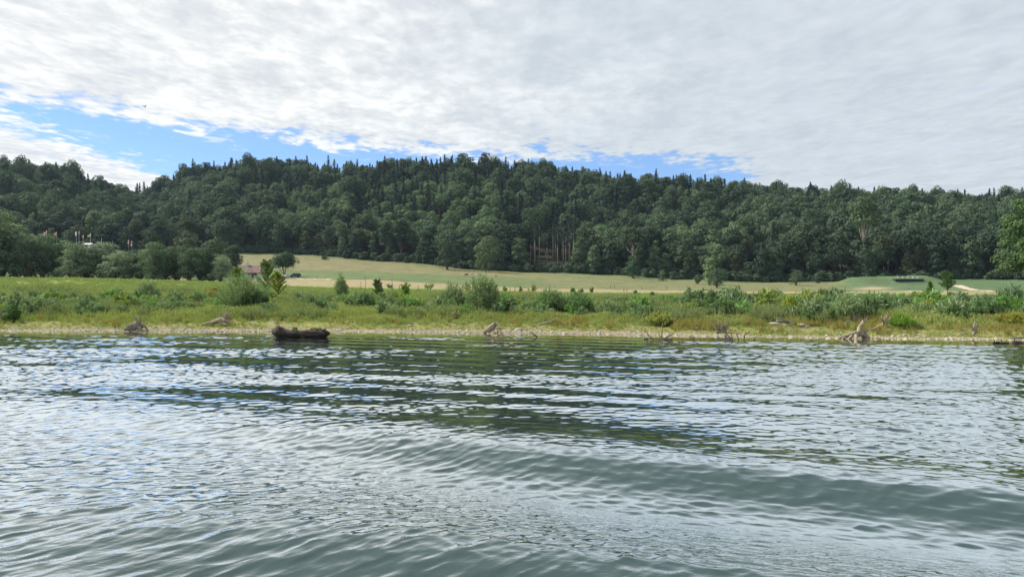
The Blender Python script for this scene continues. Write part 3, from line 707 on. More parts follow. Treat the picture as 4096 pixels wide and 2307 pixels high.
# every conifer and the 296 nearest broadleaved trees are things of their own
cand_c.sort(key=lambda t: (0 if t[5] < 22 else 1, t[4])); more_c = cand_c[290:]; cand_c = cand_c[:290]
print('conifers', len(cand_c), len(more_c), 'broad', len(cand_b))
cand_b.sort(key=lambda t: t[4]); near, rest = cand_b[:296], cand_b[296:]
near_rows = []
for (x, y, z, px, d, back) in near:
    f = 'on the forest edge' if d < 11 else ('in the second row' if d < 20 else 'deep inside the wood')
    pz = (950 < px < 1950 and d > 12) or (2260 < px < 2900 and d < 60)
    ti = rng.choice([0, 1, 2, 3], p=[0.06, 0.24, 0.64, 0.06] if pz else [0.30, 0.38, 0.16, 0.16]); tn, tc_ = TINT[ti]
    src = edgeb if d < 11 and rng.rand() < 0.75 else broad
    k = rng.randint(len(src)); s = rng.uniform(0.68, 1.14)*(0.88 if d < 11 else 1.0)
    plant('broadleaf_tree', (x, y, z-0.3), src[k][0], src[k][1], '%s%s tree %s, %s' % (SIZE(s), tn, f, hor(px)), 'tree',
          'broadleaved trees of the wood', rng.uniform(0, 6.28), (s*rng.uniform(.9, 1.12), s*rng.uniform(.9, 1.12), s*rng.uniform(0.9, 1.12)), tc_)
for (x, y, z, px, d, back) in cand_c:
    f = 'on the skyline' if back < 16 else ('high in the wood' if back < 110 else 'low in the wood')
    ti = rng.choice([0, 1]); k = rng.randint(len(coni)); s = rng.uniform(0.70, 1.05)
    if back < 16: s = rng.uniform(0.78, 1.14)
    plant('conifer_tree', (x, y, z-0.3), coni[k][0], coni[k][1], '%s%s conifer %s, %s' % (SIZE(s), ['dark', 'green'][ti], f, hor(px)), 'tree', 'conifers of the wood',
          rng.uniform(0, 6.28), (s, s, s*rng.uniform(.95, 1.15)), TINT[ti][1])
for (x, y, z, px, d) in cand_p:
    k = rng.randint(len(pine)); s = rng.uniform(0.85, 1.05)
    plant('pine_tree', (x, y, z-0.3), pine[k][0], pine[k][1], 'tall thin pine with a long pale bare trunk at the foot of the wood', 'tree', 'pines with bare trunks', rng.uniform(0, 6.28), s, TINT[1][1])
forms = [merged(p, 'wood_tree', 'broad', 'bark') for p in BROAD]
formc = [merged(p, 'wood_conifer', 'conifer', 'bark') for p in CONI]
if more_c:
    nC = len(more_c); rc = rng.uniform(0.7, 1.15, nC)
    o = scatter('far_conifers', [(t[0], t[1], t[2]-0.3) for t in more_c], rng.randint(0, len(formc), nC), rng.uniform(0, 6.28, nC), rc, formc, None)
    tag(o, 'dark conifers mixed into the wood across the upper slope of the long hill', 'wood', kind='stuff')
isp = lambda t: (930 < t[3] < 2000 and 15 < t[4] < 165 and vnoise(t[0]/30, t[1]/26, 63) > 0.34) or (vnoise(t[0]/26, t[1]/22, 64) > 0.80)
palew = [t for t in rest if isp(t)]; rest = [t for t in rest if not isp(t)]
formp = [merged(p, 'pale_wood_tree', 'broadpale', 'bark') for p in BROAD]
nP = len(palew); rp = rng.uniform(0.55, 0.9, nP)
o = scatter('pale_wood', [(t[0], t[1], t[2]-0.3) for t in palew], rng.randint(0, len(formp), nP), rng.uniform(0, 6.28, nP), rp, formp, None)
tag(o, 'paler green rounded young stand on the lower middle slope of the wooded hill', 'wood', kind='stuff')
nR = len(rest); rs = rng.uniform(0.55, 1.20, nR)
sc3 = np.stack([rs*rng.uniform(.85, 1.15, nR), rs*rng.uniform(.85, 1.15, nR), rs*rng.uniform(.85, 1.15, nR)], 1)
o = scatter('far_wood', [(t[0], t[1], t[2]-0.3) for t in rest], rng.randint(0, len(forms), nR), rng.uniform(0, 6.28, nR), sc3, forms, None)
tag(o, 'dense broadleaved wood covering the slope of the long hill up to the skyline', 'wood', kind='stuff')
# dark undergrowth at the foot of the wood, so that no light comes in below the crowns
U = []
und = [broad_tree(170+i, 5.0, 6.0, 0.0, 12, 0.7, 0.45, 60) for i in range(2)]
undm = [merged(p, 'undergrowth_bush', 'broad', 'bark') for p in und]
for px in np.arange(-900, 5000, 16):
    for k in range(2):
        ee = float(np.interp((px-2048)/F, colU, EDGE)); y = ee+rng.uniform(0, 5)+k*7; x = (px+rng.uniform(-8, 8)-2048)/F*y; U.append((x, y, gz(x, y)-0.3))
nU = len(U)
o = scatter('undergrowth', U, rng.randint(0, 2, nU), rng.uniform(0, 6.28, nU), rng.uniform(0.45, 1.15, nU), undm, None)
tag(o, 'low dark undergrowth along the foot of the wooded hill', 'undergrowth', kind='stuff')
# single trees that stand out of the edge: (px, base row, top row, width px, kind, label)
def own_tree(px, base, top, wpx, mat, label, seed, Y=None, base_f=0.05, pointy=0.3, lean=0.0, npuff=30, trunk='bark', color=None, name='broadleaf_tree', nl=80, fork=False, puff=0.2):
    if Y is None: x, Y, z = hit(px, base)
    else: x, Y, z = at(px, Y)
    H = (base-top)/F*Y if Y is None else (CAMZ-(top-1152)/F*Y) - z
    Wc = wpx/F*Y
    L = max(0.30, min(0.95, H*0.042))
    a, b = broad_tree(seed, H, Wc, base_f, npuff, L, L*0.66, nl, lean, pointy, puff)
    if fork:
        b = MB(); r_ = np.random.RandomState(seed)
        for dx_, rr in ((-0.5, .22), (0.45, .20), (-1.6, .12)):
            tube(b, [[dx_*0.25, 0, -.5], [dx_*.5, 0, H*.16], [dx_*1.3, 0, H*.38], [dx_*2.2, 0, H*.7]], [rr*1.3, rr, rr*.8, .05], 7, .06, r_)
    return plant(name, (x, Y, z-0.1), a.mesh('crown', M[mat]), b.mesh('trunk', M[trunk], True), label, 'tree', color=color)
own_tree(1137, 1105, 1005, 92, 'broad', 'lone round tree with forked trunk above the two parked cars', 301, Y=293, base_f=0.20, pointy=0.1, npuff=46, nl=190, fork=True, color=(.7, .78, .75), name='field_tree', puff=0.23)
own_tree(1790, 1088, 945, 92, 'broad', 'leafy tree with a spiky top at the forest edge above the grazing animals', 302, Y=388, color=(1.15, 1.15, 1.1))
own_tree(1942, 1090, 942, 105, 'broad', 'bright green full tree at the forest edge right of the grazing animals', 303, Y=386, pointy=0.1, color=(1.9, 1.8, 1.5))
own_tree(2838, 1140, 1012, 62, 'broad', 'tall pale green tree standing out on the pasture before the wood', 304, Y=300, color=(2.1, 2.0, 1.7), pointy=0.4)
own_tree(2868, 1158, 1060, 74, 'broad', 'dark round tree just right of the pale one on the pasture', 305, Y=272, pointy=0.1, color=(.75, .85, .95))
own_tree(3185, 1128, 1066, 66, 'broad', 'lone round bush on the dry slope casting a shadow to the right', 306, Y=300, color=(1.0, 1.05, 1.0), name='field_bush', npuff=20)
own_tree(2650, 1110, 1075, 40, 'broad', 'small olive bush below the forest edge left of the pale tree', 307, Y=345, color=(1.2, 1.1, .9), name='field_bush', npuff=14)
own_tree(2790, 1125, 1090, 36, 'broad', 'small round bush close left of the tall pale tree', 308, Y=312, color=(1.1, 1.05, .9), name='field_bush', npuff=14)
own_tree(2530, 1100, 1010, 60, 'broad', 'dark spruce-like tree at the forest edge with a pale bush at its foot', 309, Y=370, pointy=0.9, color=(.8, .95, .95))
own_tree(3270, 1124, 1098, 46, 'broad', 'low dark bush at the foot of the wood right of the lone round bush', 310, Y=325, color=(.7, .8, .85), name='field_bush', npuff=14)
own_tree(1300, 1036, 1018, 34, 'broad', 'low bush on the bare upper field at the forest foot', 311, Y=418, color=(.9, .8, .8), name='field_bush', npuff=12)
own_tree(3455, 1010, 770, 120, 'broad', 'broad pale oak with a long reddish bare trunk above the range bank', 312, Y=352, base_f=0.45, pointy=0.0, color=(1.35, 1.3, 1.1), trunk='bark_pale')
own_tree(2530, 1090, 905, 90, 'broad', 'leaning tree with pale stem under its crown, right of the pines', 313, Y=384, base_f=0.5, pointy=0.0, color=(1.2, 1.1, .95), trunk='bark_pale')
# ------------------------------------------------------------------ willow belt on the left and the trees behind it
BELT = [(-400, 930, 120, 'g'), (-300, 920, 120, 'w'), (-200, 930, 120, 'g'), (-70, 866, 150, 'w'), (0, 880, 130, 'w'), (60, 945, 90, 'w'), (110, 948, 84, 'g'), (165, 955, 80, 'g'), (222, 950, 84, 'g'), (285, 962, 90, 'w'), (345, 985, 80, 'g'),
        (400, 984, 84, 'w'), (455, 994, 80, 'w'), (505, 996, 76, 'g'), (555, 990, 74, 'w'), (608, 984, 76, 'g'), (655, 975, 80, 'g'), (705, 978, 76, 'g'), (752, 985, 76, 'g'), (800, 1000, 72, 'g'), (843, 1008, 66, 'w'), (880, 1020, 60, 'w')]
WILT = []
for i in range(4):
    a, b = broad_tree(320+i, 11.5, 7.2, 0.0, 34, 0.42, 0.20, 130, lean=0.55, pointy=0.1, puff=0.20); WILT.append((a, b))
wilw = [(a.mesh('willow_crown', M['willowtree']), b.mesh('willow_trunk', M['bark'], True)) for a, b in WILT]
wilg = [(a.mesh('alder_crown', M['broad']), b.mesh('alder_trunk', M['bark'], True)) for a, b in WILT]
WHERE = {-400: 'outermost beyond the left frame edge', -300: 'second beyond the left frame edge', -200: 'just beyond the left frame edge', -70: 'cut by the left frame edge', 0: 'tallest, at the left frame edge', 60: 'right of the tallest one', 110: 'left of the first red flag', 165: 'below the first red flag', 222: 'below the second red flag', 285: 'below the two bare flagpoles',
         345: 'in front of the hut roofs', 400: 'right of the hut roofs', 455: 'left of the small pair of flags', 505: 'below the small pair of flags', 555: 'just right of the small pair of flags', 608: 'behind the wispy leaning willow shrub', 655: 'right of centre in the belt', 705: 'before the rounded back tree', 752: 'fourth from the right end',
         800: 'third from the right end', 843: 'second from the right end', 880: 'last at the right end, behind the big willow shrub'}
for i, (px, top, wpx, kd) in enumerate(BELT):
    Y = 190 + (i % 3)*5; x, Y, z = at(px, Y); H = (CAMZ+(1152-top)/F*Y - z)*(0.94+0.05*(i % 4)); Wc = wpx/F*Y*(1.6+0.15*(i % 3))
    src = (wilw if kd == 'w' else wilg)[i % 4]
    plant('willow_tree' if kd == 'w' else 'alder_tree', (x, Y, z-0.3), src[0], src[1], ('silvery willow of the belt, ' if kd == 'w' else 'dark green windblown tree of the belt, ')+WHERE[px], 'tree', 'trees of the willow belt', 0.25*((i % 5)-2), (Wc/7.2, Wc/7.2, H/10.4), (1.85, 1.9, 1.9) if kd == 'w' else (1.35, 1.35, 1.35))
own_tree(600, 1050, 912, 110, 'broad', 'dark round tree behind the willow belt, left one of the two', 330, Y=250, color=(.8, .8, .85))
own_tree(735, 1050, 908, 120, 'willowtree', 'grey-green round tree behind the willow belt, right of the dark one', 331, Y=250, color=(.95, .95, .95), lean=0.3)
own_tree(840, 1090, 932, 130, 'broad', 'large green tree rising over the right end of the willow belt', 332, Y=232, color=(.95, 1.0, .95), lean=0.4)
own_tree(925, 1100, 962, 90, 'broad', 'dark tree at the right end of the belt, left of the farmhouse', 333, Y=240, color=(.66, .72, .8), lean=0.3)
own_tree(130, 1050, 925, 60, 'broad', 'green bushy tree showing above the belt left of the first red flag', 334, Y=235, color=(1.2, 1.2, 1.0))
# ------------------------------------------------------------------ bank shrubs, saplings (photo px, base row, top row, width px)
def shrub(name, kind, px, base, top, wpx, label, seed, mat, lean=0.0, cat='shrub', color=None, **kw):
    x, Y, z = hit(px, base); h = (base-top)/F*Y*(1.12 if mat == 'willow' else 1.02); w = wpx/F*Y*(1.12 if mat == 'willow' else 1.0)
    if kind == 'willow':
        dens = max(24, min(150, int(24+26*w*max(h, 1)**0.5)))
        if name == 'meadow_bush': dens = 15
        mb, tb = willow_shrub(seed, h, w, lean, nst=dens, per=16 if name == 'meadow_bush' else 40, **kw)
    elif kind == 'bushy': mb, tb = bushy_shrub(seed, h, w, n=int(min(7000, max(700, 900*w*h))), lean=lean, npuff=int(max(8, min(34, 6*w*h))), **kw)
    else: mb, tb = sapling(seed, h, w, n=int(min(5200, max(500, 950*h))), base=kw.get('b0', 0.15))
    e = empty(name, (x, Y, z-0.03)); tag(e, label, cat)
    c_ = link('foliage', mb.mesh('foliage', M[mat]), e)
    if color: c_.color = tuple(color)+(1,)
    link('stem', tb.mesh('stem', M['twig'], True), e)
    return e
SH = [
 ('willow_shrub', 'willow', 570, 1216, 1122, 95, 'pale wispy willow leaning right, alone before the willow belt', 'willow', 0.5, None),
 ('willow_shrub', 'willow', 965, 1238, 1088, 215, 'largest willow shrub on the bank, in front of the farmhouse', 'willow', 0.1, (.85, .92, .85)),
 ('willow_shrub', 'bushy', 1010, 1240, 1150, 150, 'dark green undershoots at the foot of the largest willow shrub', 'dkshrub', 0.0, (.65, .75, .8)),  # leaf tint set darker than the willow above it
 ('poplar_sapling', 'sapling', 1066, 1180, 1040, 78, 'tall green young poplar rising right of the farmhouse', 'dkshrub', 0.0, (1.1, 1.1, 1.0)),
 ('yellow_shrub', 'sapling', 1112, 1190, 1088, 70, 'yellow-green leafy shrub at the right side of the largest willow', 'yellow', 0.0, None),
 ('yellow_shrub', 'sapling', 950, 1190, 1074, 64, 'bright yellow-green shoot tops above the largest willow, before the white wall', 'yellow', 0.0, (.9, .95, .9)),
 ('orange_shrub', 'bushy', 852, 1210, 1140, 58, 'orange-yellow turning shrub at the left side of the largest willow', 'orange', 0.0, None),
 ('willow_shrub', 'willow', 790, 1228, 1165, 80, 'low grey-green willow left of the orange shrub', 'willow', 0.2, None),
 ('willow_shrub', 'willow', 1376, 1212, 1096, 46, 'tall narrow pale willow standing against the stubble strip', 'willow', -0.3, (1.15, 1.15, 1.1)),
 ('willow_shrub', 'willow', 1440, 1240, 1170, 130, 'broad low willow right of the tall narrow one', 'willow', 0.0, (.85, .9, .85)),
 ('willow_shrub', 'willow', 1560, 1245, 1188, 90, 'small willow clump below the lime green shoots', 'willow', 0.0, (.8, .88, .85)),
 ('young_shrub', 'sapling', 1510, 1192, 1118, 50, 'dark green branching sapling with an open V-shaped top', 'dkshrub', 0.0, None),
 ('lime_sapling', 'sapling', 1622, 1190, 1144, 42, 'lime green sapling left of centre on the meadow', 'yellow', 0.0, (.85, 1.1, .8)),
 ('willow_shrub', 'willow', 1812, 1246, 1140, 118, 'silvery willow, left one of the centre pair', 'willow', 0.0, (1.0, 1.02, 1.0)),
 ('willow_shrub', 'willow', 1930, 1258, 1104, 140, 'tall rounded silvery willow, right and taller one of the centre pair', 'willow', 0.0, (.98, 1.0, .95)),
 ('willow_shrub', 'willow', 2200, 1255, 1158, 130, 'dense upright willow thicket right of centre, paler left part', 'willow', 0.0, (.9, 1.0, .85)),
 ('willow_shrub', 'willow', 2310, 1260, 1172, 130, 'dark green right part of the willow thicket right of centre', 'willow', 0.1, (.62, .78, .62)),
 ('willow_shrub', 'willow', 2430, 1262, 1205, 90, 'low pale willow at the right foot of the thicket', 'willow', 0.0, None),
 ('young_shrub', 'bushy', 2850, 1258, 1150, 92, 'tall dark green shrub below the pale pasture tree', 'dkshrub', 0.0, (.8, .95, .95)),
 ('young_shrub', 'bushy', 2930, 1270, 1214, 84, 'rounded dark shrub right of the tall dark green one', 'dkshrub', 0.0, (.6, .78, .8)),
 ('willow_shrub', 'willow', 2790, 1255, 1200, 90, 'grey willow at the left foot of the tall dark green shrub', 'willow', 0.0, (.85, .9, .9)),
 ('green_tussock', 'willow', 2640, 1300, 1245, 130, 'bushy olive tussock near the water with a brown shaded foot', 'herb', 0.0, (.95, .95, .8)),
 ('green_tussock', 'willow', 3160, 1258, 1182, 74, 'yellow-green feathery clump on the right meadow', 'herb', 0.0, (1.15, 1.15, .6)),
 ('young_shrub', 'bushy', 3238, 1296, 1226, 56, 'dark green bush near the grey driftwood log', 'dkshrub', 0.0, (.75, .9, .7)),
 ('young_shrub', 'bushy', 3325, 1294, 1222, 46, 'narrow dark green bush left of the pale rounded willow', 'dkshrub', 0.0, (.8, .9, .65)),
 ('willow_shrub', 'willow', 3392, 1280, 1178, 124, 'pale rounded willow on the right above the forked white stump', 'willow', 0.0, (1.0, 1.05, .95)),
 ('lime_sapling', 'sapling', 3540, 1236, 1184, 34, 'bright lime sapling on the right bank, below the range bank', 'yellow', 0.0, (1.05, 1.15, .8)),
 ('lime_sapling', 'sapling', 3458, 1222, 1196, 20, 'tiny lime shoot at the right edge of the pale rounded willow', 'yellow', 0.0, (.9, 1.05, .8)),
 ('young_conifer', 'bushy', 3652, 1216, 1162, 42, 'dark young pyramid-shaped bush below the target shelter', 'dkshrub', 0.0, (.7, .85, .8)),
 ('green_tussock', 'willow', 3605, 1310, 1250, 118, 'bright green tussock right of the leaning stump', 'herb', 0.0, (.78, 1.05, .55)),
 ('young_tree', 'sapling', 3722, 1182, 1124, 26, 'slender pale sapling right of the target shelter', 'yellow', 0.0, (.55, .8, .9)),
 ('young_tree', 'sapling', 3790, 1188, 1088, 62, 'tall thin airy young tree with a dark tuft on top, left of the sandy path', 'dkshrub', 0.0, (.8, .95, .9)),
 ('young_shrub', 'bushy', 3810, 1284, 1196, 140, 'big mixed dark green shrub on the right bank', 'dkshrub', 0.0, (.75, .9, .85)),
 ('willow_shrub', 'willow', 3690, 1276, 1215, 110, 'grey-green willow scrub above the bright green tussock', 'willow', 0.0, (.85, .9, .8)),
 ('willow_shrub', 'willow', 3930, 1274, 1186, 130, 'grey willow right of the big mixed dark shrub', 'willow', 0.0, (.75, .9, .8)),
 ('willow_shrub', 'willow', 4045, 1262, 1142, 110, 'tall grey-green willow at the right frame edge', 'willow', 0.0, (.7, .8, .85)),
 ('green_tussock', 'willow', 4060, 1300, 1246, 150, 'olive brown tussock at the right frame edge near the water', 'herb', 0.0, (1.0, .85, .5)),
 ('willow_shrub', 'willow', 4150, 1270, 1160, 120, 'willow partly outside the right frame edge', 'willow', 0.0, (.75, .85, .8)),
 ('willow_shrub', 'willow', 62, 1262, 1165, 92, 'pale grey willow near the left frame edge', 'willow', 0.2, None),
 ('young_shrub', 'bushy', 46, 1288, 1218, 76, 'dark green bush on the shore at the left frame edge', 'dkshrub', 0.0, (.7, .95, .7)),
 ('willow_shrub', 'willow', 205, 1238, 1192, 44, 'small dark grey shrub in the left meadow', 'willow', 0.0, (.6, .62, .65)),
 ('willow_shrub', 'willow', 345, 1236, 1176, 64, 'small pale willow between the left frame edge and the wispy willow', 'willow', 0.2, None),
 ('willow_shrub', 'willow', 1230, 1242, 1178, 110, 'low willow above the floating dark log', 'willow', 0.0, (.9, .95, .85)),
 ('willow_shrub', 'willow', 700, 1242, 1192, 90, 'low grey willow left of the upright root in the grass', 'willow', 0.0, None),
]
for i, (nm, kd, px, base, top, wpx, lab, mat, lean, colr) in enumerate(SH):
    kw = {}
    if kd == 'willow' and mat == 'herb': kw = dict(L=0.3, Wd=0.045)
    if kd == 'sapling' and px == 3790: kw = dict(b0=0.3)
    shrub(nm, kd, px, base, top, wpx, lab, 400+i, mat, lean, color=colr, cat='tussock' if 'tussock' in nm else ('sapling' if 'sapling' in nm or 'young_tree' == nm else 'shrub'), **kw)
# bushes along the meadow's far fence line
FB = [(1625, 1152, 1122, 46, 'first dark bush from the left along the stubble strip'), (1716, 1158, 1126, 44, 'grey-green spreading bush on the stubble strip left of the centre pair'), (1868, 1162, 1124, 34, 'dark bush peeping out between the two centre willows'),
      (1976, 1162, 1130, 30, 'brownish bush right of the tall centre willow'), (2018, 1166, 1144, 24, 'small olive bush right of the tall centre willow'), (2080, 1166, 1146, 18, 'small dark bush on the stubble strip between the two willow groups'),
      (2292, 1170, 1146, 20, 'dark bush behind the thicket right of centre'), (2324, 1170, 1150, 18, 'small bush behind the right end of the thicket'), (2368, 1168, 1146, 16, 'thin dark bush right of the thicket on the stubble strip'),
      (2540, 1178, 1156, 16, 'dark upright bush alone on the meadow edge right of centre'), (1560, 1150, 1134, 40, 'low dark hedge piece on the stubble strip'), (2130, 1166, 1134, 40, 'brown and olive bush left of the thicket'),
      (2610, 1184, 1164, 26, 'blurred green bush on the meadow right of the upright dark one'), (4078, 1172, 1136, 46, 'dark bush at the right frame edge above the path')]
for i, (px, base, top, wpx, lab) in enumerate(FB):
    shrub('meadow_bush', 'willow', px, base, top, wpx*1.15, lab, 500+i, 'dkshrub', [0, .3, -.2, .1][i % 4], cat='bush', color=[(1.2, 1.25, 1.0), (1.0, 1.15, 1.0), (1.4, 1.15, .9)][i % 3], L=0.38, Wd=0.17)
# thin dead stems in the left meadow
for i, (px, base, top, lab) in enumerate([(1461, 1180, 1098, 'thin bare grey stem left of the V-shaped sapling'), (1568, 1200, 1100, 'thin bare grey stem right of the V-shaped sapling'), (1443, 1160, 1117, 'short dark dead stem with a knob on top')]):
    x, Y, z = hit(px, base); h = (base-top)/F*Y; mb = MB(); r_ = np.random.RandomState(i)
    tube(mb, [[0, 0, 0], [.03, 0, h*.5], [.0, 0, h]], [.05, .035, .02], 6)
    for k in range(7): a = r_.uniform(0, 6.28); zz_ = h*r_.uniform(.4, .95); tube(mb, [[0, 0, zz_], [math.cos(a)*.25, math.sin(a)*.25, zz_+.3]], [.015, .006], 4)
    o = mb.build('dead_stem', M['drift_grey'], None, True); o.location = (x, Y, z-.03); tag(o, lab, 'dead stem')

# small willow seedlings all over the bank
rng = np.random.RandomState(77)
SM = []
for i in range(5):
    mb, tb = willow_shrub(600+i, 1.0, 1.1, 0.1*(i-2), nst=26, per=26, L=0.22, Wd=0.055); SM.append(mb.mesh('willow_seedling', M['willow']))
n = 0
TN = [('dull grey-green', (.72, .8, .75)), ('silvery', (1.0, 1.0, 1.0)), ('fresh green', (.8, 1.05, .6)), ('yellowish', (1.15, 1.08, .55))]
ZN = [(0, 'on the left bank'), (900, 'above the dark log'), (1400, 'left of the centre willow pair'), (1750, 'by the centre willow pair'), (2150, 'around the thicket'), (2600, 'below the pale pasture tree'), (3100, 'around the grey log'), (3500, 'by the leaning stump'), (3850, 'at the far right')]
while n < 292:
    px = rng.uniform(-60, 4150); t = rng.uniform(7.5, 34)
    if rng.rand() > 0.35+0.65*sstep(np.array(vnoise(px/170, t/9, 4)), 0.35, 0.6)*(1.0 if px > 1300 else 0.75): continue
    Y = float(np.interp((px-2048)/F, colU, [c[1] for c in COLS])) + t; x, Y, z = at(px, Y)
    s = rng.uniform(0.65, 1.75)*(1.2 if px > 2700 else 1.0); k = rng.choice(4, p=[.42, .30, .18, .10])
    o = link('willow_seedling', SM[rng.randint(5)]); o.location = (x, Y, z-.03); o.rotation_euler = (0, 0, rng.uniform(0, 6.28)); o.scale = (s*rng.uniform(1.0, 2.0), s*rng.uniform(.9, 1.5), s*rng.uniform(.8, 1.2))
    o.color = TN[k][1]+(1,)
    dist = 'near the water' if t < 14 else ('mid-bank' if t < 24 else 'on the upper bank')
    tag(o, '%s%s willow seedling %s, %s' % ('low ' if s < 0.85 else ('tall ' if s > 1.3 else ''), TN[k][0], dist, [s_ for a_, s_ in ZN if px >= a_ or a_ == 0][-1]), 'seedling', 'willow seedlings on the bank'); n += 1

# ------------------------------------------------------------------ herbs, grass, reeds, pebbles (nobody could count them)
def bank_points(n, t0, t1, umax=0.86, dens=None):
    t = rng.uniform(t0, t1, n); u = rng.uniform(-umax, umax, n); y = np.interp(u, colU, [c[1] for c in COLS]) + t; x = u*y
    if dens is not None:
        k = rng.rand(n) < dens(x, y, t, u*F+2048); x, y = x[k], y[k]
    return x, y, ground(x, y)
herbs = [tuft(700+i, 0.55, 0.45, 22, 0.035, 0.6, 34).mesh('herb', M['herb']) for i in range(4)]
greens = [tuft(710+i, 0.42, 0.5, 40, 0.03, 0.7, 0).mesh('grass_tuft', M['grass']) for i in range(4)]
reeds = [tuft(720+i, 0.75, 0.28, 34, 0.022, 0.28, 0).mesh('reed', M['reed']) for i in range(3)]
x, y, z = bank_points(46000, 1.0, 46, dens=lambda x, y, t, px: (0.45+0.55*sstep(t, 3.0, 6))*(0.35+0.65*sstep(fbm(x/3.4, y/3.4, 41), 0.36, 0.60))*(1-0.6*sstep(t, 34, 46)))
n = len(x); hs = (0.30+1.35*fbm(x/5, y/4, 43))*rng.uniform(.7, 1.25, n)*(0.36+0.64*sstep(y-waterY(x, y), 2, 8))
o = scatter('bank_herbs', np.stack([x, y, z-.02], 1), rng.randint(0, 4, n), rng.uniform(0, 6.28, n), hs, herbs, None)
tag(o, 'mixed green and olive herbs covering the river bank between the shrubs', 'herbs', kind='stuff')
x, y, z = bank_points(30000, 24, 125, dens=lambda x, y, t, px: (0.8+0.2*sstep(t, 24, 34))*(0.4+0.6*sstep(fbm(x/4, y/4, 47), 0.3, 0.6)))
n = len(x)
o = scatter('meadow_grass', np.stack([x, y, z-.02], 1), rng.randint(0, 4, n), rng.uniform(0, 6.28, n), np.stack([rng.uniform(1.0, 2.4, n), rng.uniform(1.0, 2.4, n), rng.uniform(.45, 1.3, n)*(1+.4*(y < 100))], 1), greens, None)
tag(o, 'long green meadow grass behind the bank shrubs', 'grass', kind='stuff')
x, y, z = bank_points(9000, 1.6, 8.5, dens=lambda x, y, t, px: sstep(vnoise(x/1.7, y/1.2, 49), 0.50, 0.80)*(0.25+0.9*sstep(px, 2500, 3000)*(1-sstep(px, 3500, 3800))+0.35*sstep(px, 1900, 2200))*(0.4+0.6*sstep(t, 2.4, 3.6)))
n = len(x)
o = scatter('shore_reeds', np.stack([x, y, z-.02], 1), rng.randint(0, 3, n), rng.uniform(0, 6.28, n), rng.uniform(.35, 1.0, n), reeds, None)
tag(o, 'brownish reed tufts growing at the edge of the gravel', 'reeds', kind='stuff')
weeds = [tuft(730+i, 0.95, 0.55, 26, 0.04, 0.45, 70).mesh('weed', M['weed']) for i in range(4)]
x, y, z = bank_points(26000, 6, 60, dens=lambda x, y, t, px: sstep(fbm(x/6.5, y/5.0, 143, 3), 0.50, 0.66)*(1-0.75*sstep(t, 34, 60))*(0.55+0.45*sstep(px, 1200, 1900)))
n = len(x); hs = rng.uniform(.45, 1.25, n)*(0.6+0.8*fbm(x/4, y/4, 145))
o = scatter('tall_weeds', np.stack([x, y, z-.02], 1), rng.randint(0, 4, n), rng.uniform(0, 6.28, n), hs, weeds, None)
tag(o, 'patches of tall grey-green weeds standing among the bank grass', 'weeds', kind='stuff')
def pebble(seed, r=0.5):
    rg = np.random.RandomState(seed); bm_v = []; f = []
    nu, nv = 8, 5
    for j in range(nv+1):
        for i in range(nu):
            th = math.pi*j/nv; ph = 2*math.pi*i/nu; k = 1+rg.uniform(-.16, .16)
            bm_v.append([math.sin(th)*math.cos(ph)*k, math.sin(th)*math.sin(ph)*0.75*k, math.cos(th)*0.5*k])
    for j in range(nv):
        for i in range(nu): f.append([j*nu+i, (j+1)*nu+i, (j+1)*nu+(i+1) % nu, j*nu+(i+1) % nu])
    mb = MB(); mb.add(np.array(bm_v)*r, f); return mb
peb = [pebble(i).mesh('pebble', M['stone'], True) for i in range(5)]
x, y, z = bank_points(10000, -0.3, 2.2, dens=lambda x, y, t, px: (0.5+0.5*fbm(x/1.3, y/.8, 5))*(1-0.8*sstep(t-np.interp(px, [0, 2600, 3400], [1.5, 1.0, .6]), 0, .5)))
n = len(x); ps = 0.032*np.exp(rng.exponential(0.42, n)); ps = np.minimum(ps, 0.17)
o = scatter('shore_pebbles', np.stack([x, y, z], 1), rng.randint(0, 5, n), rng.uniform(0, 6.28, n), ps*2, peb, None)
tag(o, 'pale river pebbles on the gravel strip along the water', 'pebbles', kind='stuff')
for i, (px, row, s, lab) in enumerate([(3210, 1305, .42, 'white boulder left of three by the grey driftwood log'), (3234, 1306, .26, 'small white stone between the grey log and the dark green bush'), (3100, 1300, .45, 'flat pale boulder below the grey driftwood log'), (2780, 1318, .30, 'pale stone on the gravel below the tall dark green shrub'), (2078, 1318, .30, 'pale stone on the shore right of the centre root stump'), (1640, 1306, .24, 'pale stone at the edge of the grass left of centre')]):
    x, Y, z = hit(px, row); o = link('boulder', pebble(20+i, 1.0).mesh('boulder', M['stone'], True)); o.location = (x, Y, z+s*.15); o.scale = (s, s*.9, s*.7); tag(o, lab, 'stone')

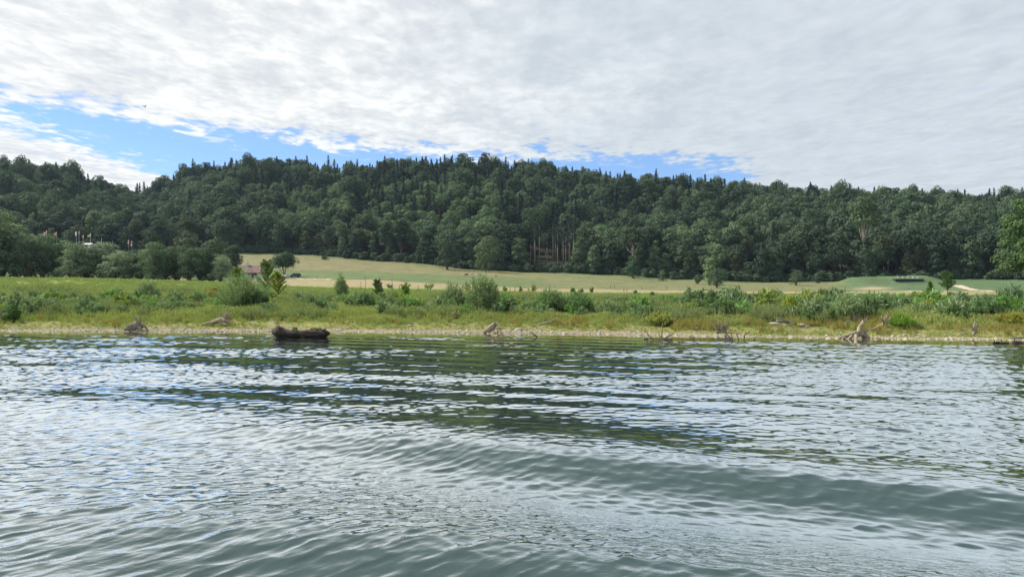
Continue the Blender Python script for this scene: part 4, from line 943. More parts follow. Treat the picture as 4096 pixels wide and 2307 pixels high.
# ------------------------------------------------------------------ driftwood
def driftwood(label, px, row, trunk, roots, mat='drift', seed=0, name='driftwood_stump', Y=None, r_rough=0.14, extra=None, cat='driftwood', rmat=None):
    """trunk: (points in metres x right, y away, z up, radii); roots: list of the same"""
    if Y is None: x, Y, z = hit(px, row)
    else: x, Y, z = at(px, Y); z = max(z, 0.0)
    e = empty(name, (x, Y, z), 0.0, 0.88); tag(e, label, cat); rg = np.random.RandomState(seed)
    if trunk:
        mb = MB(); tube(mb, *fine(trunk, rg), 12, r_rough, rg); mb.build('trunk', M[mat], e, True)
    for r in roots:
        mb = MB(); tube(mb, *fine(r, rg, 0.5), 7, r_rough, rg); mb.build('root', M[rmat or mat], e, True)
    return e
def fine(tr, rg, w=1.0):
    p = np.array(tr[0], float); r = np.array(tr[1], float); n = (len(p)-1)*4+1
    t = np.linspace(0, len(p)-1, n); i0 = np.minimum(t.astype(int), len(p)-2); f = (t-i0)[:, None]
    q = np.zeros((n, 3))
    pm = np.vstack([2*p[0]-p[1], p, 2*p[-1]-p[-2]])
    a, b, c, d = pm[i0], pm[i0+1], pm[i0+2], pm[i0+3]
    q = 0.5*((2*b)+(-a+c)*f+(2*a-5*b+4*c-d)*f**2+(-a+3*b-3*c+d)*f**3)
    rr = r[i0]*(1-f[:, 0])+r[i0+1]*f[:, 0]
    q = q + rg.normal(size=q.shape)*rr[:, None]*0.10*w
    return q, rr
def root_fan(rg, c, n, l0, l1, r0, a0, a1, ybias=0.0):
    R_ = []
    for i in range(n):
        a = a0 + (a1-a0)*(i+rg.uniform(0.1, 0.9))/n; l = rg.uniform(l0, l1); up = rg.uniform(-.35, .35)
        d = np.array([math.cos(a), rg.uniform(-.6, .6)+ybias, math.sin(a)]); k = rg.normal(size=3)*0.22*l
        R_.append(([c, c+d*l*.5+k*.5, c+d*l+k], [r0, r0*.6, r0*.16]))
    return R_
rg = np.random.RandomState(11); A3 = lambda *a: np.array(a, float)
driftwood('dark and tan root stump with its arched trunk on the gravel, left of the picture', 545, 1322, ([[-1.0, 0, .05], [-.55, 0, .30], [0, .1, .42], [.35, .1, .50]], [.10, .26, .34, .30]),
          root_fan(rg, A3(.15, .0, .55), 8, .45, .85, .10, .5, 2.3) + [([[.3, 0, .5], [.75, -.1, .35], [1.0, -.1, -.02]], [.10, .08, .05]), ([[.1, 0, .4], [.5, -.3, .2], [.7, -.35, -.05]], [.14, .1, .05])], 'drift_grey', 1)
driftwood('small grey root stump in the grass above the left shore', 690, 1278, ([[-.45, 0, .10], [0, 0, .22]], [.05, .13]), root_fan(rg, A3(.05, 0, .25), 8, .25, .5, .05, -.4, 2.6), 'drift_grey', 2)
driftwood('long tapering grey log with its root plate up on the right, on the left shore', 870, 1302, ([[-1.45, 0, .05], [-.6, 0, .25], [.2, .1, .45], [.7, .1, .48]], [.05, .15, .25, .30]),
          root_fan(rg, A3(.75, 0, .6), 7, .4, .75, .09, .7, 2.4) + [([[.7, 0, .45], [1.1, -.2, .2], [1.5, -.2, .02]], [.18, .10, .05]), ([[.2, 0, .3], [.8, -.3, .12], [1.3, -.3, .0]], [.16, .12, .05])], 'drift', 3, 'driftwood_log')
driftwood('grey root wad standing upright in the grass left of the orange shrub', 803, 1240, ([[0, 0, 0], [0, 0, .35]], [.16, .14]), root_fan(rg, A3(0, 0, .4), 9, .25, .5, .05, .1, 3.0), 'drift_grey', 4)
driftwood('dark root piece in the grass left below the centre willows', 1828, 1285, ([[-.35, 0, .55], [-.15, 0, .62], [.3, 0, .50]], [.05, .07, .05]), root_fan(rg, A3(0, 0, .45), 9, .35, .6, .05, -2.6, -.5) + root_fan(rg, A3(.2, 0, .4), 3, .2, .4, .05, -.5, 1.), 'drift_red', 6)
driftwood('pale root stump with a tangle of dark roots on the centre shore', 1975, 1336, ([[-.85, .1, .10], [-.3, .1, .42], [.1, .1, .62]], [.12, .25, .30]),
          root_fan(rg, A3(.2, 0, .65), 9, .30, .55, .07, .6, 2.6) + root_fan(rg, A3(.25, -.15, .45), 9, .45, .9, .07, -1.5, .2, -.2), 'drift', 7)
driftwood('thin pale log with a raised root end in the grass, right of the centre stump', 2190, 1300, ([[-.75, 0, .03], [-.1, 0, .17], [.45, 0, .32]], [.05, .085, .11]), root_fan(rg, A3(.5, 0, .35), 6, .2, .45, .045, .2, 2.2) + root_fan(rg, A3(.45, 0, .25), 3, .2, .4, .04, -1.2, 0), 'drift', 8, 'driftwood_log')
driftwood('brushy grey root fan on the shore below the tall dark green shrub', 2882, 1330, ([[-.35, 0, .05], [.45, 0, .12]], [.10, .10]), root_fan(rg, A3(-.1, 0, .1), 26, .6, 1.0, .03, .55, 2.3) + root_fan(rg, A3(.3, 0, .12), 14, .55, .95, .03, 1.0, 2.0), 'drift_grey', 9)
driftwood('grey driftwood log lying in the grass left of the white boulder', 3140, 1302, ([[-.6, .1, .62], [-.2, 0, .48], [.3, 0, .28], [.65, -.1, .22]], [.07, .12, .14, .13]), [([[-.7, 0, .40], [-.3, -.1, .36], [.1, -.1, .28]], [.08, .10, .08]), ([[.2, -.2, .12], [.5, -.25, .15], [.7, -.3, .25]], [.08, .10, .08])], 'drift_grey', 10, 'driftwood_log')
driftwood('large pale forked stump reaching down into the water on the right', 3436, 1354, ([[-1.5, 0, .02], [-.8, 0, .22], [-.15, .05, .36], [.35, .05, .46]], [.04, .12, .2, .24]),
          [([[.0, .0, .4], [.12, .05, .85], [.30, 0, 1.15], [.28, 0, 1.35]], [.17, .13, .10, .04]), ([[.3, 0, 1.1], [.45, 0, 1.30]], [.07, .03]), ([[-.6, -.2, .2], [-1.0, -.6, .02], [-1.1, -.8, -.15]], [.13, .09, .05]), ([[-.3, -.2, .25], [-.55, -.8, .0], [-.6, -1.0, -.2]], [.14, .10, .05]), ([[-1.1, -.3, .1], [-1.45, -.7, .05], [-1.6, -.9, -.1]], [.09, .06, .04]),
           ([[.35, 0, .5], [.62, 0, .62], [.70, 0, .72]], [.18, .10, .04]), ([[.3, .1, .3], [.6, .1, .1], [.72, .1, -.15]], [.22, .2, .15])], 'drift', 11)
driftwood('leaning pale stump with spiky roots on top, left of the bright green tussock', 3528, 1322, ([[-.85, .1, .05], [-.3, .1, .25], [.2, .1, .45]], [.05, .13, .22]), root_fan(rg, A3(.25, 0, .5), 5, .5, .75, .10, .9, 2.2) + root_fan(rg, A3(.35, 0, .3), 3, .2, .45, .09, -1.6, .6), 'drift', 12)
driftwood('tangle of pale roots behind the large forked stump', 3425, 1300, None, root_fan(rg, A3(0, 0, .15), 8, .4, .8, .06, .5, 2.6) + root_fan(rg, A3(-.6, 0, .1), 3, .3, .5, .06, .9, 2.0) + root_fan(rg, A3(.75, .1, .2), 4, .35, .6, .06, .6, 2.), 'drift_grey', 13)
driftwood('pale stump with upright prongs and a flat board near the right shore end', 3897, 1342, ([[-.1, 0, 0], [.08, 0, .4]], [.10, .10]), [([[.0, 0, .3], [.0, 0, .65], [.05, 0, .92]], [.08, .07, .02]), ([[-.05, 0, .35], [-.2, 0, .65], [-.40, 0, .95]], [.06, .07, .02]), ([[.1, 0, .35], [.2, 0, .6], [.18, 0, .85]], [.06, .05, .02]), ([[.1, 0, .2], [.4, 0, .25]], [.07, .03]), ([[-1.0, 0, .12], [-.5, 0, .14]], [.04, .06])], 'drift', 14)
driftwood('pale grey stump half cut by the left frame edge', 2, 1290, ([[-.3, 0, 0], [0, 0, .7]], [.3, .2]), root_fan(rg, A3(0, 0, .7), 6, .3, .6, .09, -.6, 2.4), 'drift', 15)
# snags in the shallow water
def snag(label, px, row, parts, mat='drift_dark', seed=0):
    Y = CAMZ*F/(row-1152); x = (px-2048)/F*Y; e = empty('driftwood_snag', (x, Y, 0)); tag(e, label, 'driftwood'); rg_ = np.random.RandomState(seed)
    for p in parts: mb = MB(); tube(mb, *fine(p, rg_, .5), 6, .1, rg_); mb.build('branch', M[mat], e, True)
    return e
snag('bare forked branches with two stubs rising from the shallow water right of centre', 2640, 1357, [([[-1.0, 0, .10], [-.75, 0, .06]], [.08, .10]), ([[-.9, 0, .75], [-.75, 0, .35], [-.35, 0, -.05]], [.02, .035, .04]), ([[.15, 0, 1.0], [.12, 0, .5], [.1, 0, -.1]], [.02, .035, .045]), ([[-.15, 0, .55], [0, 0, .2], [.15, 0, -.05]], [.015, .025, .03]), ([[.2, 0, .02], [.6, 0, .25], [.95, 0, .48]], [.05, .045, .02]), ([[.25, 0, .04], [.75, 0, .05]], [.06, .05]), ([[.5, 0, .2], [.55, 0, .55]], [.02, .01])], 'drift_grey', 21)
snag('dark broken branches in the water below the brushy root fan', 2920, 1358, [([[-.45, 0, .55], [-.1, 0, .25], [.15, 0, -.02]], [.03, .06, .07]), ([[-.35, 0, .3], [-.1, 0, .05]], [.06, .06]), ([[.0, 0, .7], [.1, 0, .3], [.2, 0, -.05]], [.02, .03, .035]), ([[.30, 0, .65], [.45, 0, .25], [.55, 0, -.1]], [.02, .03, .03]), ([[-.4, 0, .12], [.1, 0, .05]], [.05, .05])], 'drift_grey', 22)
snag('thin dark forked twig in the water right of the broken branches', 2985, 1354, [([[.25, 0, .45], [-.05, 0, .28], [-.15, 0, -.05]], [.015, .025, .03]), ([[-.05, 0, .28], [0, 0, .5]], [.02, .01])], 'drift_dark', 23)
snag('short dark stick slanting out of the water far right of the twig', 3018, 1358, [([[.12, 0, .2], [-.1, 0, -.05]], [.02, .03])], 'drift_dark', 24)
snag('dark slanting stick in the shallow water right of the centre stump', 2142, 1347, [([[-.3, 0, .33], [0, 0, .1], [.15, 0, -.05]], [.03, .04, .04])], 'drift_dark', 25)
snag('row of dark low roots breaking the water at the right end', 4032, 1372, [([[-.85, 0, .02], [-.6, 0, .06], [-.35, 0, .0]], [.05, .07, .04]), ([[-.4, 0, -.04], [-.15, 0, .04], [.1, 0, -.04]], [.05, .07, .05]), ([[-.3, 0, .0], [-.38, 0, .26]], [.04, .015]), ([[.2, 0, -.05], [.5, 0, .05], [.95, 0, -.04]], [.06, .11, .05]), ([[.35, 0, .05], [.40, 0, .26]], [.05, .015]), ([[-.75, 0, .1], [-.8, 0, .3]], [.03, .015])], 'drift_dark', 26)
snag('flat dark board at the waterline by the right frame edge', 4080, 1358, [([[-.6, 0, .10], [.8, 0, .12]], [.05, .06])], 'drift_grey', 27)
snag('tiny dark sticks in the water between the two branch groups', 2762, 1352, [([[-.1, 0, .12], [.1, 0, .02]], [.025, .02]), ([[.1, 0, .12], [.25, 0, .0]], [.02, .02]), ([[.2, 0, .12], [.3, 0, .05]], [.02, .02])], 'drift_dark', 28)
# the big hollow log in the water
def big_log():
    Y = CAMZ*F/(1347-1152); x = (1200-2048)/F*Y; e = empty('floating_log', (x, Y, 0), 0.0, (1.0, 1.0, 0.76)); tag(e, 'big dark hollow log floating by the bank with plants growing on it', 'log')
    rg = np.random.RandomState(31); mb = MB(); S = Y/F   # metres per photo pixel
    n = 60; K = 30; xs = np.linspace(-113, 112, n)*S
    cz = np.interp(xs/S, [-113, -100, -80, -40, 40, 100, 112], [24, 25, 23, 17, 16, 18, 24])*S; rv = np.interp(xs/S, [-113, -106, -92, -78, -50, 0, 60, 98, 106, 112], [4, 12, 22, 25, 20, 19, 20, 17, 10, 4])*S
    a = np.linspace(0, 2*np.pi, K, endpoint=False); V = []
    for i in range(n):
        X = xs[i]
        big = vnoise(np.cos(a)*1.3+3, np.sin(a)*1.3+X*1.1, 5)-.5; rdg = np.abs(vnoise(a*3.8, np.full(K, X*0.9), 6)-.5); fn_ = vnoise(a*9, np.full(K, X*7), 7)-.5
        r = rv[i]*(1+0.55*big-0.55*rdg+0.12*fn_)+.03
        r = r*(1+0.55*np.exp(-((a-1.7)/.55)**2)*np.exp(-((X/S+88)/13)**2))
        V.append(np.stack([X+0.10*(vnoise(a*2, np.full(K, X), 8)-.5)*(1 if 4 < i < n-5 else 3.0), np.cos(a)*r*1.15, cz[i]+np.sin(a)*r], 1))
    V = np.concatenate(V); q = [[i*K+k, i*K+(k+1) % K, (i+1)*K+(k+1) % K, (i+1)*K+k] for i in range(n-1) for k in range(K)]
    V = np.concatenate([V, [[-109*S, 0, 24*S]], [[104*S, 0, 18*S]]]); c0 = len(V)-2
    t = [[c0, (k+1) % K, k] for k in range(K)] + [[c0+1, (n-1)*K+k, (n-1)*K+(k+1) % K] for k in range(K)]
    mb.add(V, q, t)
    mb.build('trunk', M['drift_dark'], e, True)
    for k in range(6):   # paler split wood along the top of the right half
        x0 = rg.uniform(-10, 40)*S; l = rg.uniform(35, 60)*S; yy_ = rg.uniform(-.38, -.02); zz0 = 16*S+math.sqrt(max(.01, .30**2-(yy_*.75)**2))+.02
        mb = MB(); tube(mb, *fine(([[x0, yy_, zz0-.04], [x0+l*.5, yy_-.03, zz0+rg.uniform(-.02, .06)], [x0+l, yy_-.02, zz0-.02]], [.02, .045, .02]), rg), 6, .25, rg); mb.build('splinter', M['drift_red'], e, True)
    for px_, tt in ((96, .75), (104, .35), (100, .1), (88, 1.2)):
        mb = MB(); tube(mb, *fine(([[px_*S, -.15, 18*S+tt*.2], [(px_+12)*S, -.2, 14*S+tt*.35], [(px_+20)*S, -.2, 10*S+tt*.45]], [.12, .09, .03]), rg), 7, .15, rg); mb.build('root', M['drift_dark'], e, True)
    mb = MB()
    for k in range(22):
        a_ = rg.uniform(.2, 2.9); l = rg.uniform(.16, .36); c = A3(70*S+rg.uniform(-.15, .15), rg.uniform(-.1, .1), 36*S)
        tube(mb, [c, c+[math.cos(a_)*l*.7, 0, l*.7], c+[math.cos(a_)*l, rg.uniform(-.1, .1), math.sin(a_)*l*.75]], [.03, .022, .008], 5)
    mb.build('root_tangle', M['drift_grey'], e, True)
    for cx, s_ in ((-20, .9), (48, .8), (66, .7)):
        mb, _ = bushy_shrub(int(cx)+90, .35*s_, .42*s_, 240, .09, .05, 6); o = mb.build('plant', M['dkshrub'], e); o.location = (cx*S, -.05, (35 if cx > 0 else 36)*S)
big_log()
# ------------------------------------------------------------------ farmhouse
M['wall'] = plain('white_render', (0.62, 0.62, 0.62), 0.9, 0.06, 1.5)
def tile_mat():
    m, N = new_mat('roof_tiles'); tcn = N.node('ShaderNodeTexCoord').outputs['Object']
    w = N.node('ShaderNodeTexBrick', {'Vector': tcn, 'Scale': 3.2, 'Color1': (0.13, 0.085, 0.08, 1), 'Color2': (0.20, 0.135, 0.125, 1), 'Mortar': (0.07, 0.05, 0.05, 1)})
    n = N.noise(tcn, 0.8, 4, .6); out(N, bsdf(N, N.mix(1.0, w.outputs[0], N.ramp(n, [(0.3, (.8, .8, .8)), (.7, (1.15, 1.15, 1.1))]), 'MULTIPLY'), 0.85)); return m
M['roof'] = tile_mat()
M['glass'] = plain('dark_window_glass', (0.03, 0.035, 0.04), 0.12, 0.1, spec=0.6)
M['darkwood'] = plain('dark_timber', (0.055, 0.04, 0.03), 0.8, 0.2, 4)
M['metal'] = plain('grey_metal', (0.42, 0.43, 0.44), 0.4, 0.08, metal=0.6)
M['white'] = plain('white_paint', (0.78, 0.78, 0.78), 0.35, 0.03)
M['blackp'] = plain('black_paint', (0.015, 0.016, 0.02), 0.18, 0.05, spec=0.6)
M['rubber'] = plain('tyre_rubber', (0.02, 0.02, 0.02), 0.85)
M['red'] = plain('red_cloth', (0.60, 0.03, 0.035), 0.8, 0.08)
M['cloth_w'] = plain('white_cloth', (0.75, 0.74, 0.72), 0.8, 0.05)
M['cloth_y'] = plain('yellow_cloth', (0.75, 0.48, 0.10), 0.8, 0.05)
M['cloth_b'] = plain('black_cloth', (0.02, 0.02, 0.02), 0.8, 0.05)
M['navy'] = plain('dark_blue_boards', (0.018, 0.022, 0.045), 0.6, 0.15)
M['lamp'] = plain('lamp_glass', (0.6, 0.6, 0.58), 0.1, 0.02, spec=0.6)
M['post'] = plain('weathered_post', (0.12, 0.10, 0.08), 0.9, 0.2)
M['sand'] = plain('sandy_path', (0.38, 0.32, 0.23), 0.95, 0.12, 1.5)
def house():
    x, Y, z = at(985, 272); e = empty('farmhouse', (x, Y, z)); tag(e, 'white farmhouse with a long reddish brown roof behind the largest willow shrub', 'house')
    S = Y/F; hw = 62*S; dp = 7.0; wh = 2.5; rh = 2.6
    top = CAMZ+(1152-1058)/F*Y - z; wh = CAMZ+(1152-1086)/F*Y - z; rh = top-wh
    mb = MB(); mb.box(-hw, 0, -.6, hw, dp, wh); mb.add([[-hw, 0, wh], [-hw, dp, wh], [-hw, dp/2, top-.15], [hw, 0, wh], [hw, dp, wh], [hw, dp/2, top-.15]], None, [[0, 1, 2], [3, 5, 4]]); mb.build('wall', M['wall'], e)
    mb = MB(); ov = .5
    for s_, y0 in ((1, -ov), (-1, dp+ov)):
        a = [[-hw-ov, y0, wh-.28], [hw+ov, y0, wh-.28], [hw+ov, dp/2, top], [-hw-ov, dp/2, top]]; b = [[p[0], p[1], p[2]-.16] for p in a]
        mb.add(a+b, [[0, 1, 2, 3], [7, 6, 5, 4], [0, 4, 5, 1], [1, 5, 6, 2], [3, 7, 4, 0]])
    rf = mb.build('roof', M['roof'], e)
    mb = MB(); mb.box(-1.2, dp/2-.4, top-.5, -.5, dp/2+.3, top+.9); mb.box(-1.3, dp/2-.5, top+.9, -.4, dp/2+.4, top+1.0); mb.build('chimney', M['wall'], rf)
    for wx in (-3.6, -1.4, .9, 3.4):
        f = MB(); f.box(wx-.55, -.06, 1.0, wx-.46, .02, 2.0); f.box(wx+.46, -.06, 1.0, wx+.55, .02, 2.0); f.box(wx-.46, -.06, 1.0, wx+.46, .02, 1.08); f.box(wx-.46, -.06, 1.92, wx+.46, .02, 2.0); f.box(wx-.03, -.05, 1.08, wx+.03, .02, 1.92)
        o = f.build('window', M['darkwood'], e); g = MB(); g.box(wx-.46, -.03, 1.08, wx+.46, -.005, 1.92); g.build('pane', M['glass'], o)
    d = MB(); d.box(1.8, -.05, -.3, 2.7, -.004, 2.0); o = d.build('door', M['darkwood'], e); h_ = MB(); h_.box(2.55, -.12, .95, 2.62, -.05, 1.1); h_.build('handle', M['metal'], o)
house()
# ------------------------------------------------------------------ two cars under the lone tree
def car(px, Y, rz, paint, label, sc_=1.0, boxy=False):
    x, Y, z = at(px, Y); e = empty('parked_car', (x, Y, z+.02), rz, sc_); tag(e, label, 'car', 'cars parked under the lone field tree')
    Lh, Wh = 2.1, .88
    prof = [(-Lh, .35), (-Lh, .80), (-1.95, .95), (-.95, 1.02), (-.45, 1.46), (1.15, 1.50), (1.85, 1.05), (2.05, .95), (Lh, .40)]
    if boxy: prof = [(-Lh, .4), (-Lh, .9), (-1.9, 1.05), (-1.0, 1.12), (-.6, 1.68), (1.75, 1.72), (2.05, 1.1), (Lh, .45)]
    b = MB(); n = len(prof); V = []
    for sy, k in ((-1, 1.0), (-.86, 1.0), (.86, 1.0), (1, 1.0)):
        for (px_, pz) in prof:
            w = Wh*(1 if abs(sy) == 1 else .93); tin = 0.82 if pz > 1.2 else 1.0
            V.append([px_*(0.97 if abs(sy) == 1 else 1), math.copysign(w, sy)*(tin if abs(sy) == 1 else tin*.98), pz - (0.03 if abs(sy) == 1 else 0)])
    q = [[j*n+i, j*n+i+1, (j+1)*n+i+1, (j+1)*n+i] for j in range(3) for i in range(n-1)]
    q += [[j*n, (j+1)*n, (j+1)*n+n-1, j*n+n-1] for j in range(3)]
    b.add(V, q)
    me = b.mesh('body', M[paint])
    # side panels
    bb = MB(); bb.add(V, q); 
    for base_, fl in ((0, 1), (3*n, -1)):
        c = len(bb.v[0]); 
        fan = [[base_, base_+i, base_+i+1][::fl] for i in range(1, n-1)]; bb.t.append(np.array(fan))
    body = bb.build('body', M[paint], e)
    zt = 1.38 if not boxy else 1.55; zb = 1.02 if not boxy else 1.12
    for sy in (-1, 1):
        g = MB(); yy = sy*(Wh*.915+.012); y2 = sy*(Wh*.80+.03)
        g.add([[-.72, yy, zb], [1.45, yy, zb], [1.05, y2, zt], [-.42, y2, zt], [-.72, yy-.02*sy, zb], [1.45, yy-.02*sy, zb], [1.05, y2-.02*sy, zt], [-.42, y2-.02*sy, zt]], [[0, 1, 2, 3], [7, 6, 5, 4], [0, 4, 5, 1], [3, 2, 6, 7]]); g.build('side_window', M['glass'], e)
    g = MB(); a0, a1 = (prof[3], prof[4]); g.add([[a0[0]+.05, -.70, a0[1]+.07], [a0[0]+.05, .70, a0[1]+.07], [a1[0]-.03, .62, a1[1]-.03+.03], [a1[0]-.03, -.62, a1[1]]], [[0, 1, 2, 3]]); 
    g.v[0][:, 2] += .02; g.v[0][:, 0] -= .02; g.build('windscreen', M['glass'], e)
    for wx in (-1.3, 1.3):
        for sy in (-1, 1):
            w = MB(); tube(w, [[wx, sy*(Wh-.2), .33], [wx, sy*(Wh+.02), .33]], [.33, .33], 16); o = w.build('wheel', M['rubber'], e)
            w = MB(); tube(w, [[wx, sy*(Wh+.0), .33], [wx, sy*(Wh+.035), .33]], [.19, .19], 12); w.build('rim', M['metal'], o)
    for sy in (-1, 1):
        l = MB(); l.box(-Lh-.03, sy*.62-.16, .68, -Lh+.05, sy*.62+.16, .82); l.build('headlight', M['lamp'], e)
    p = MB(); p.box(-Lh-.035, -.26, .45, -Lh+.02, .26, .56); p.build('number_plate', M['white'], e)
    return e
car(1140, 286, R(88), 'white', 'white car seen from the front under the lone field tree')
car(1180, 286, R(35), 'blackp', 'black car parked just right of the white one', 1.0, True)
# ------------------------------------------------------------------ flagpoles, huts
def flag(px, top, kind, label, Y=262, w=1.5, h=1.4, row_base=None):
    x, Y, z = at(px, Y); zt = CAMZ+(1152-top)/F*Y; H = zt-z
    e = empty('flagpole', (x, Y, z)); tag(e, label, 'flagpole', 'flagpoles behind the willow belt')
    mb = MB(); tube(mb, [[0, 0, 0], [0, 0, H]], [.055, .04], 8); mb.build('pole', M['metal'], e, True)
    mb = MB(); tube(mb, [[0, 0, H], [0, 0, H+.08]], [.10, .05], 8); mb.build('cap', M['metal'], e, True)
    if kind is None: return
    def cloth(u0, u1, v0, v1, mat, name, par, off=0.0):
        nx, nz = 8, 4; V = []
        for j in range(nz+1):
            for i in range(nx+1):
                u = u0+(u1-u0)*i/nx; v = v0+(v1-v0)*j/nz
                V.append([-.06-u*w*.93, .16*math.sin(u*5.2+v*1.0)*(.3+u)+off, H-.12-(1-v)*h-.28*u*u])
        q = [[j*(nx+1)+i, j*(nx+1)+i+1, (j+1)*(nx+1)+i+1, (j+1)*(nx+1)+i] for j in range(nz) for i in range(nx)]
        m_ = MB(); m_.add(V, q); return m_.build(name, M[mat], par, True)
    if kind == 'swiss':
        f = cloth(0, 1, 0, 1, 'red', 'flag', e)
        for off in (-.02, .02):
            for r_ in ((.40, .60, .2, .8), (.2, .40, .40, .60), (.60, .80, .40, .60)): cloth(*r_, 'cloth_w', 'cross', f, off)
    elif kind == 'blackyellow':
        f = cloth(0, 1, 0, .7, 'cloth_y', 'flag', e); cloth(0, 1, .7, 1, 'cloth_b', 'stripe', f)
    elif kind == 'redwhite':
        f = cloth(0, .6, .4, 1, 'red', 'flag', e); cloth(0, .6, 0, .4, 'cloth_w', 'stripe', f)
    elif kind == 'pale': cloth(0, .35, 0, 1, 'cloth_w', 'flag', e)
flag(185, 922, 'swiss', 'white flagpole with the large red flag with a white cross, leftmost', w=1.25, h=1.7)
flag(225, 926, 'swiss', 'flagpole with the smaller red flag with a white cross, second from the left', w=.9, h=1.2)
flag(305, 924, 'pale', 'flagpole with a limp pale flag, left one of the close pair')
flag(315, 924, None, 'bare flagpole right of the limp pale flag')
flag(332, 938, 'redwhite', 'thin flagpole with a small drooping flag between the bare pole and the yellow flag', w=.5, h=.8)
flag(361, 932, 'blackyellow', 'flagpole with the black and yellow flag above the hut roofs', w=.95, h=1.0)
flag(405, 952, None, 'short bare pole right of the yellow flag')
flag(450, 962, None, 'shortest bare pole, left of the small pair of flags')
flag(514, 958, 'redwhite', 'left one of the small pair of poles with narrow red and white flags', w=.6, h=1.2)
flag(527, 962, 'redwhite', 'right one of the small pair of poles with narrow red and white flags', w=.7, h=1.6)
def hut(px, top, wpx, roofm, label, Y=258, wallm='wall'):
    x, Y, z = at(px, Y); e = empty('camp_hut', (x, Y, z)); tag(e, label, 'hut'); t = CAMZ+(1152-top)/F*Y-z; w = wpx/F*Y/2
    mb = MB(); mb.box(-w, 0, -.5, w, 3, t-.45); mb.build('wall', M[wallm], e)
    mb = MB(); mb.add([[-w-.3, -.4, t-.55], [w+.3, -.4, t-.55], [w+.3, 1.5, t], [-w-.3, 1.5, t], [w+.3, 3.4, t-.55], [-w-.3, 3.4, t-.55]], [[0, 1, 2, 3], [3, 2, 4, 5]])
    mb.add([[-w-.3, -.4, t-.65], [w+.3, -.4, t-.65], [w+.3, 3.4, t-.65], [-w-.3, 3.4, t-.65]], [[3, 2, 1, 0]]); mb.add([[-w-.3, -.4, t-.55], [w+.3, -.4, t-.55], [w+.3, -.4, t-.65], [-w-.3, -.4, t-.65]], [[3, 2, 1, 0]]); mb.build('roof', M[roofm], e)
    mb = MB(); mb.box(-w*.5, -.04, t-1.4, w*.3, -.004, t-.8); o = mb.build('window', M['glass'], e)
hut(344, 970, 26, 'cloth_w', 'small hut with a pale flat awning roof behind the willow belt', 256)
hut(392, 975, 40, 'blackp', 'small hut with a low dark roof right of the one with the pale roof', 258, 'darkwood')
# ------------------------------------------------------------------ target shelter
def shelter():
    x, Y, z0 = at(3640, 291); z = CAMZ+(1152-1130)/F*Y; e = empty('target_shelter', (x, Y, z)); tag(e, 'long low dark target shelter set in the grassed bank, five white markers above it', 'shelter')
    w = 56/F*Y; h = 16/F*Y
    mb = MB(); mb.box(-w, 0, -1.2, w, 2.5, h-.14); mb.build('wall', M['navy'], e)
    mb = MB(); mb.box(-w-.25, -.35, h-.137, w+.25, 2.6, h); mb.build('roof', M['navy'], e)
    mb = MB(); [mb.box(-w+k*2*w/12-.03, -.03, -.6, -w+k*2*w/12+.03, -.003, h-.15) for k in range(1, 12)]; mb.build('batten', M['darkwood'], e)
    for k, px in enumerate((3590, 3610, 3630, 3650, 3670)):
        xx = (px-2048)/F*(Y+1.5); zz_ = CAMZ-(1113-1152)/F*(Y+1.5)
        o = empty('range_marker', (xx, Y+1.2, z+h)); tag(o, 'narrow white marker board on the dark target shelter, %s from the left' % ['first', 'second', 'third', 'fourth', 'fifth'][k], 'marker', 'markers above the target shelter')
        mb = MB(); mb.box(-.16, -.05, .25, .16, .05, 1.05); mb.build('board', M['white'], o)
        mb = MB(); mb.box(-.04, .05, 0, .04, .10, .9); mb.build('post', M['post'], o)
shelter()
# sandy path on the right field, draped on the ground
def ribbon(name, pts, width, mat, lift=0.06):
    P = np.array([hit(px, r)[:2] for px, r in pts]); t = np.linspace(0, len(P)-1, 60); xs = np.interp(t, np.arange(len(P)), P[:, 0]); ys = np.interp(t, np.arange(len(P)), P[:, 1])
    d = unit(np.stack([np.gradient(xs), np.gradient(ys)], 1)); nrm = np.stack([-d[:, 1], d[:, 0]], 1); V = []
    for k in (-1, -.5, 0, .5, 1):
        X = xs+nrm[:, 0]*width*.5*k; Yy = ys+nrm[:, 1]*width*.5*k; V.append(np.stack([X, Yy, ground(X, Yy)+lift], 1))
    V = np.stack(V, 1).reshape(-1, 3); q = [[i*5+k, i*5+k+1, (i+1)*5+k+1, (i+1)*5+k] for i in range(59) for k in range(4)]
    me = mesh_np(name, V, np.array(q), [M[mat]], True); tag(link(name, me), kind='structure')
ribbon('path', [(3826, 1140), (3860, 1151), (3900, 1159), (3940, 1160), (3975, 1164)], 3.2, 'sand')
ribbon('road', [(1100, 1111), (1150, 1112), (1250, 1114), (1320, 1117)], 3.0, 'sand')
# fence posts along the fields
FP = [(905, 1098), (1268, 1112), (1793, 1132), (2442, 1152), (2458, 1151), (2567, 1157), (2668, 1158), (2750, 1158), (1598, 1160), (1672, 1162), (1700, 1160), (2040, 1164), (2060, 1166), (2496, 1172), (2508, 1172), (3283, 1158), (3380, 1160)]
pm = MB(); tube(pm, [[0, 0, -.2], [0, 0, 1.25]], [.08, .07], 7, .05, np.random.RandomState(1)); pmesh = pm.mesh('fence_post', M['post'])
for i, (px, row) in enumerate(FP):
    x, Y, z = hit(px, row); o = link('fence_post', pmesh); o.location = (x, Y, z); o.rotation_euler = (0, 0.03*(i % 3-1), i)
    tag(o, 'weathered fence post %s' % (['by the farmhouse', 'right of the black car', 'above the centre pair of willows'][i] if i < 3 else ('among the bushes on the stubble strip left of the thicket' if 8 <= i <= 12 else ('on the pale grass line right of the thicket' if i < 8 else ('on the meadow edge right of the thicket' if i < 15 else 'below the lone round bush on the dry slope')))), 'post', 'fence posts at the field edges')
